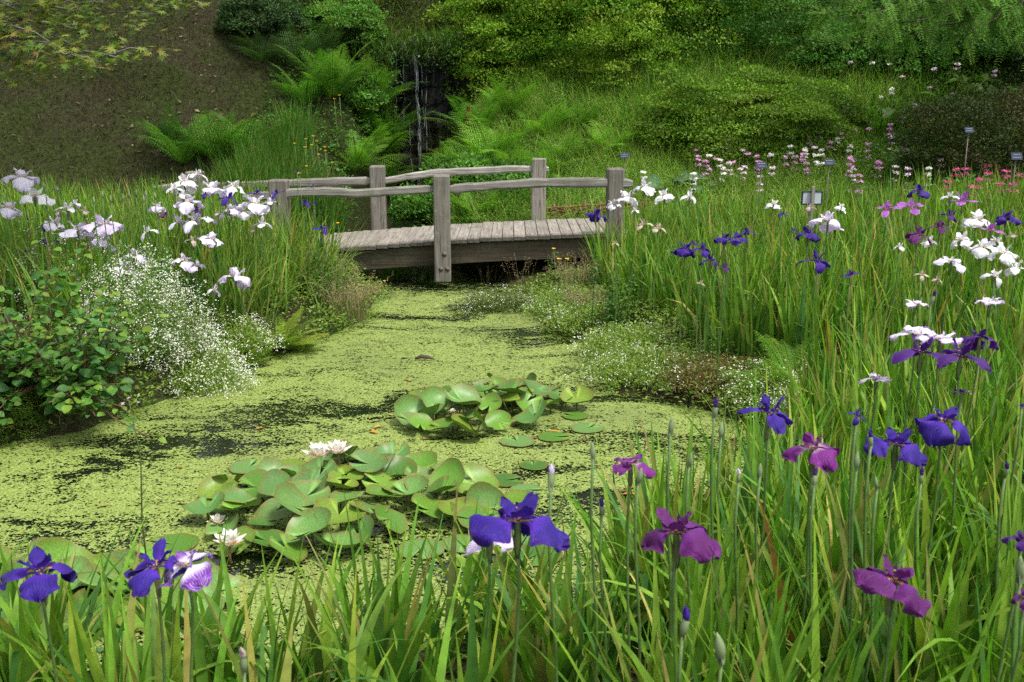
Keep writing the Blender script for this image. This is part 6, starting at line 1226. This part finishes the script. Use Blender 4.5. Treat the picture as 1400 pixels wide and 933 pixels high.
for P in spr:
    m = 20; u = np.linspace(0.05, 1, m); s = np.linspace(0, 1, 6); Q = np.stack([np.interp(u, s, P[:, i]) for i in range(3)], 1); T = nrm(np.gradient(Q, axis=0)); sd = nrm(np.cross(T, [0.2, -1.0, 0.3])); c = pick([(0.09, 0.22, 0.02), (0.115, 0.25, 0.026), (0.07, 0.18, 0.018)], 1)[0]
    for sg in (-1, 1): D = sd * sg + T * 0.45 + R.normal(0, 0.15, (m, 3)); L = 0.105 * (1 - 0.5 * u) * R.uniform(0.8, 1.2, m); lm.both(diamonds(Q, D, np.tile([0.1, -0.8, 0.5], (m, 1)), L, np.full(m, 0.015), c[None] * R.uniform(0.85, 1.2, (m, 1))))
mb.build('branches', M['bark'], cf); lm.build('needles', M['fern'], cf)
# woodland trees above the slope; their crowns shade the hillside
for (x, y, hb, rc, lab) in ((-9.8, 17.8, 6.6, 4.4, 'broad woodland tree above the bare slope at the left'), (-5.5, 20.2, 7.0, 4.0, 'woodland tree on the hill above the middle of the bare slope'), (-13.5, 14.5, 6.0, 4.2, 'woodland tree beside the left end of the slope')):
    g = g1(x, y); t = thing('woodland_tree', lab, 'tree', (x, y, g)); mb = MB(); limb(mb, [(0, 0, -0.3), (0.1, 0.1, hb * 0.4), (0, 0, hb), (0.1, 0, hb + rc * 0.5)], 0.28, 0.08)
    for k in range(9): a = k * 2.4; limb(mb, [(0, 0, hb * 0.75 + k * 0.15), (math.cos(a) * rc * 0.4, math.sin(a) * rc * 0.4, hb + 0.3), (math.cos(a) * rc * 0.8, math.sin(a) * rc * 0.8, hb + 0.4 + 0.1 * k)], 0.09, 0.02, 6)
    mb.build('trunk', M['bark'], t); n = 7000; c0 = nrm(R.normal(0, 1, (60, 3))) * R.uniform(0.3, 1, (60, 1)) ** 0.5 * [rc, rc, rc * 0.4] + [0, 0, hb + rc * 0.25]; P = c0[R.integers(0, 60, n)] + R.normal(0, rc * 0.14, (n, 3)) * [1, 1, 0.6]
    mb = MB(); mb.both(diamonds(P, R.normal(0, 1, (n, 3)), R.normal(0, 0.4, (n, 3)) + [0, 0, 1.0], R.uniform(0.2, 0.34, n), R.uniform(0.12, 0.2, n), pick([(0.05, 0.1, 0.02), (0.07, 0.12, 0.025)], n), 0.1)); mb.build('crown', M['leaf'], t)

# ================================================================== CAMERA AND LIGHT
cam = bpy.data.cameras.new('camera'); co = bpy.data.objects.new('camera', cam); COL.objects.link(co); co.location = (0, 0, CAM_H); co.rotation_euler = (PI / 2 - PITCH, 0, 0)
cam.sensor_width = 36; cam.lens = 36.0; cam.clip_start = 0.05; cam.clip_end = 500; scene.camera = co
cam.dof.use_dof = True; cam.dof.focus_distance = 7.0; cam.dof.aperture_fstop = 9.0
SUN = nrm(np.array([0.32, -0.26, 0.90]))
sl = bpy.data.lights.new('sun', 'SUN'); so = bpy.data.objects.new('sun', sl); COL.objects.link(so); sl.energy = 1.5; sl.angle = math.radians(11); sl.color = (1.0, 0.95, 0.87)
from mathutils import Vector
so.rotation_euler = Vector(SUN).to_track_quat('Z', 'Y').to_euler(); so.location = (0, 0, 20)
w = bpy.data.worlds.new('World'); scene.world = w; w.use_nodes = True; nt = w.node_tree; bg = nt.nodes['Background']; sk = nt.nodes.new('ShaderNodeTexSky'); sk.sky_type = 'NISHITA'; sk.sun_disc = False
sk.sun_elevation = math.asin(SUN[2]); sk.sun_rotation = math.atan2(SUN[0], SUN[1]); sk.dust_density = 3.0; sk.air_density = 1.0
hs = nt.nodes.new('ShaderNodeHueSaturation'); hs.inputs['Saturation'].default_value = 0.22; nt.links.new(sk.outputs[0], hs.inputs['Color']); nt.links.new(hs.outputs[0], bg.inputs[0]); bg.inputs[1].default_value = 0.1
scene.view_settings.view_transform = 'Standard'; scene.view_settings.look = 'None'; scene.view_settings.gamma = 1; scene.view_settings.exposure = 1.5
scene.render.engine = 'CYCLES'; cy = scene.cycles; cy.max_bounces = 6; cy.diffuse_bounces = 3; cy.glossy_bounces = 2; cy.transmission_bounces = 3; cy.transparent_max_bounces = 8; cy.use_denoising = False; cy.sample_clamp_indirect = 4; cy.caustics_reflective = False; cy.caustics_refractive = False
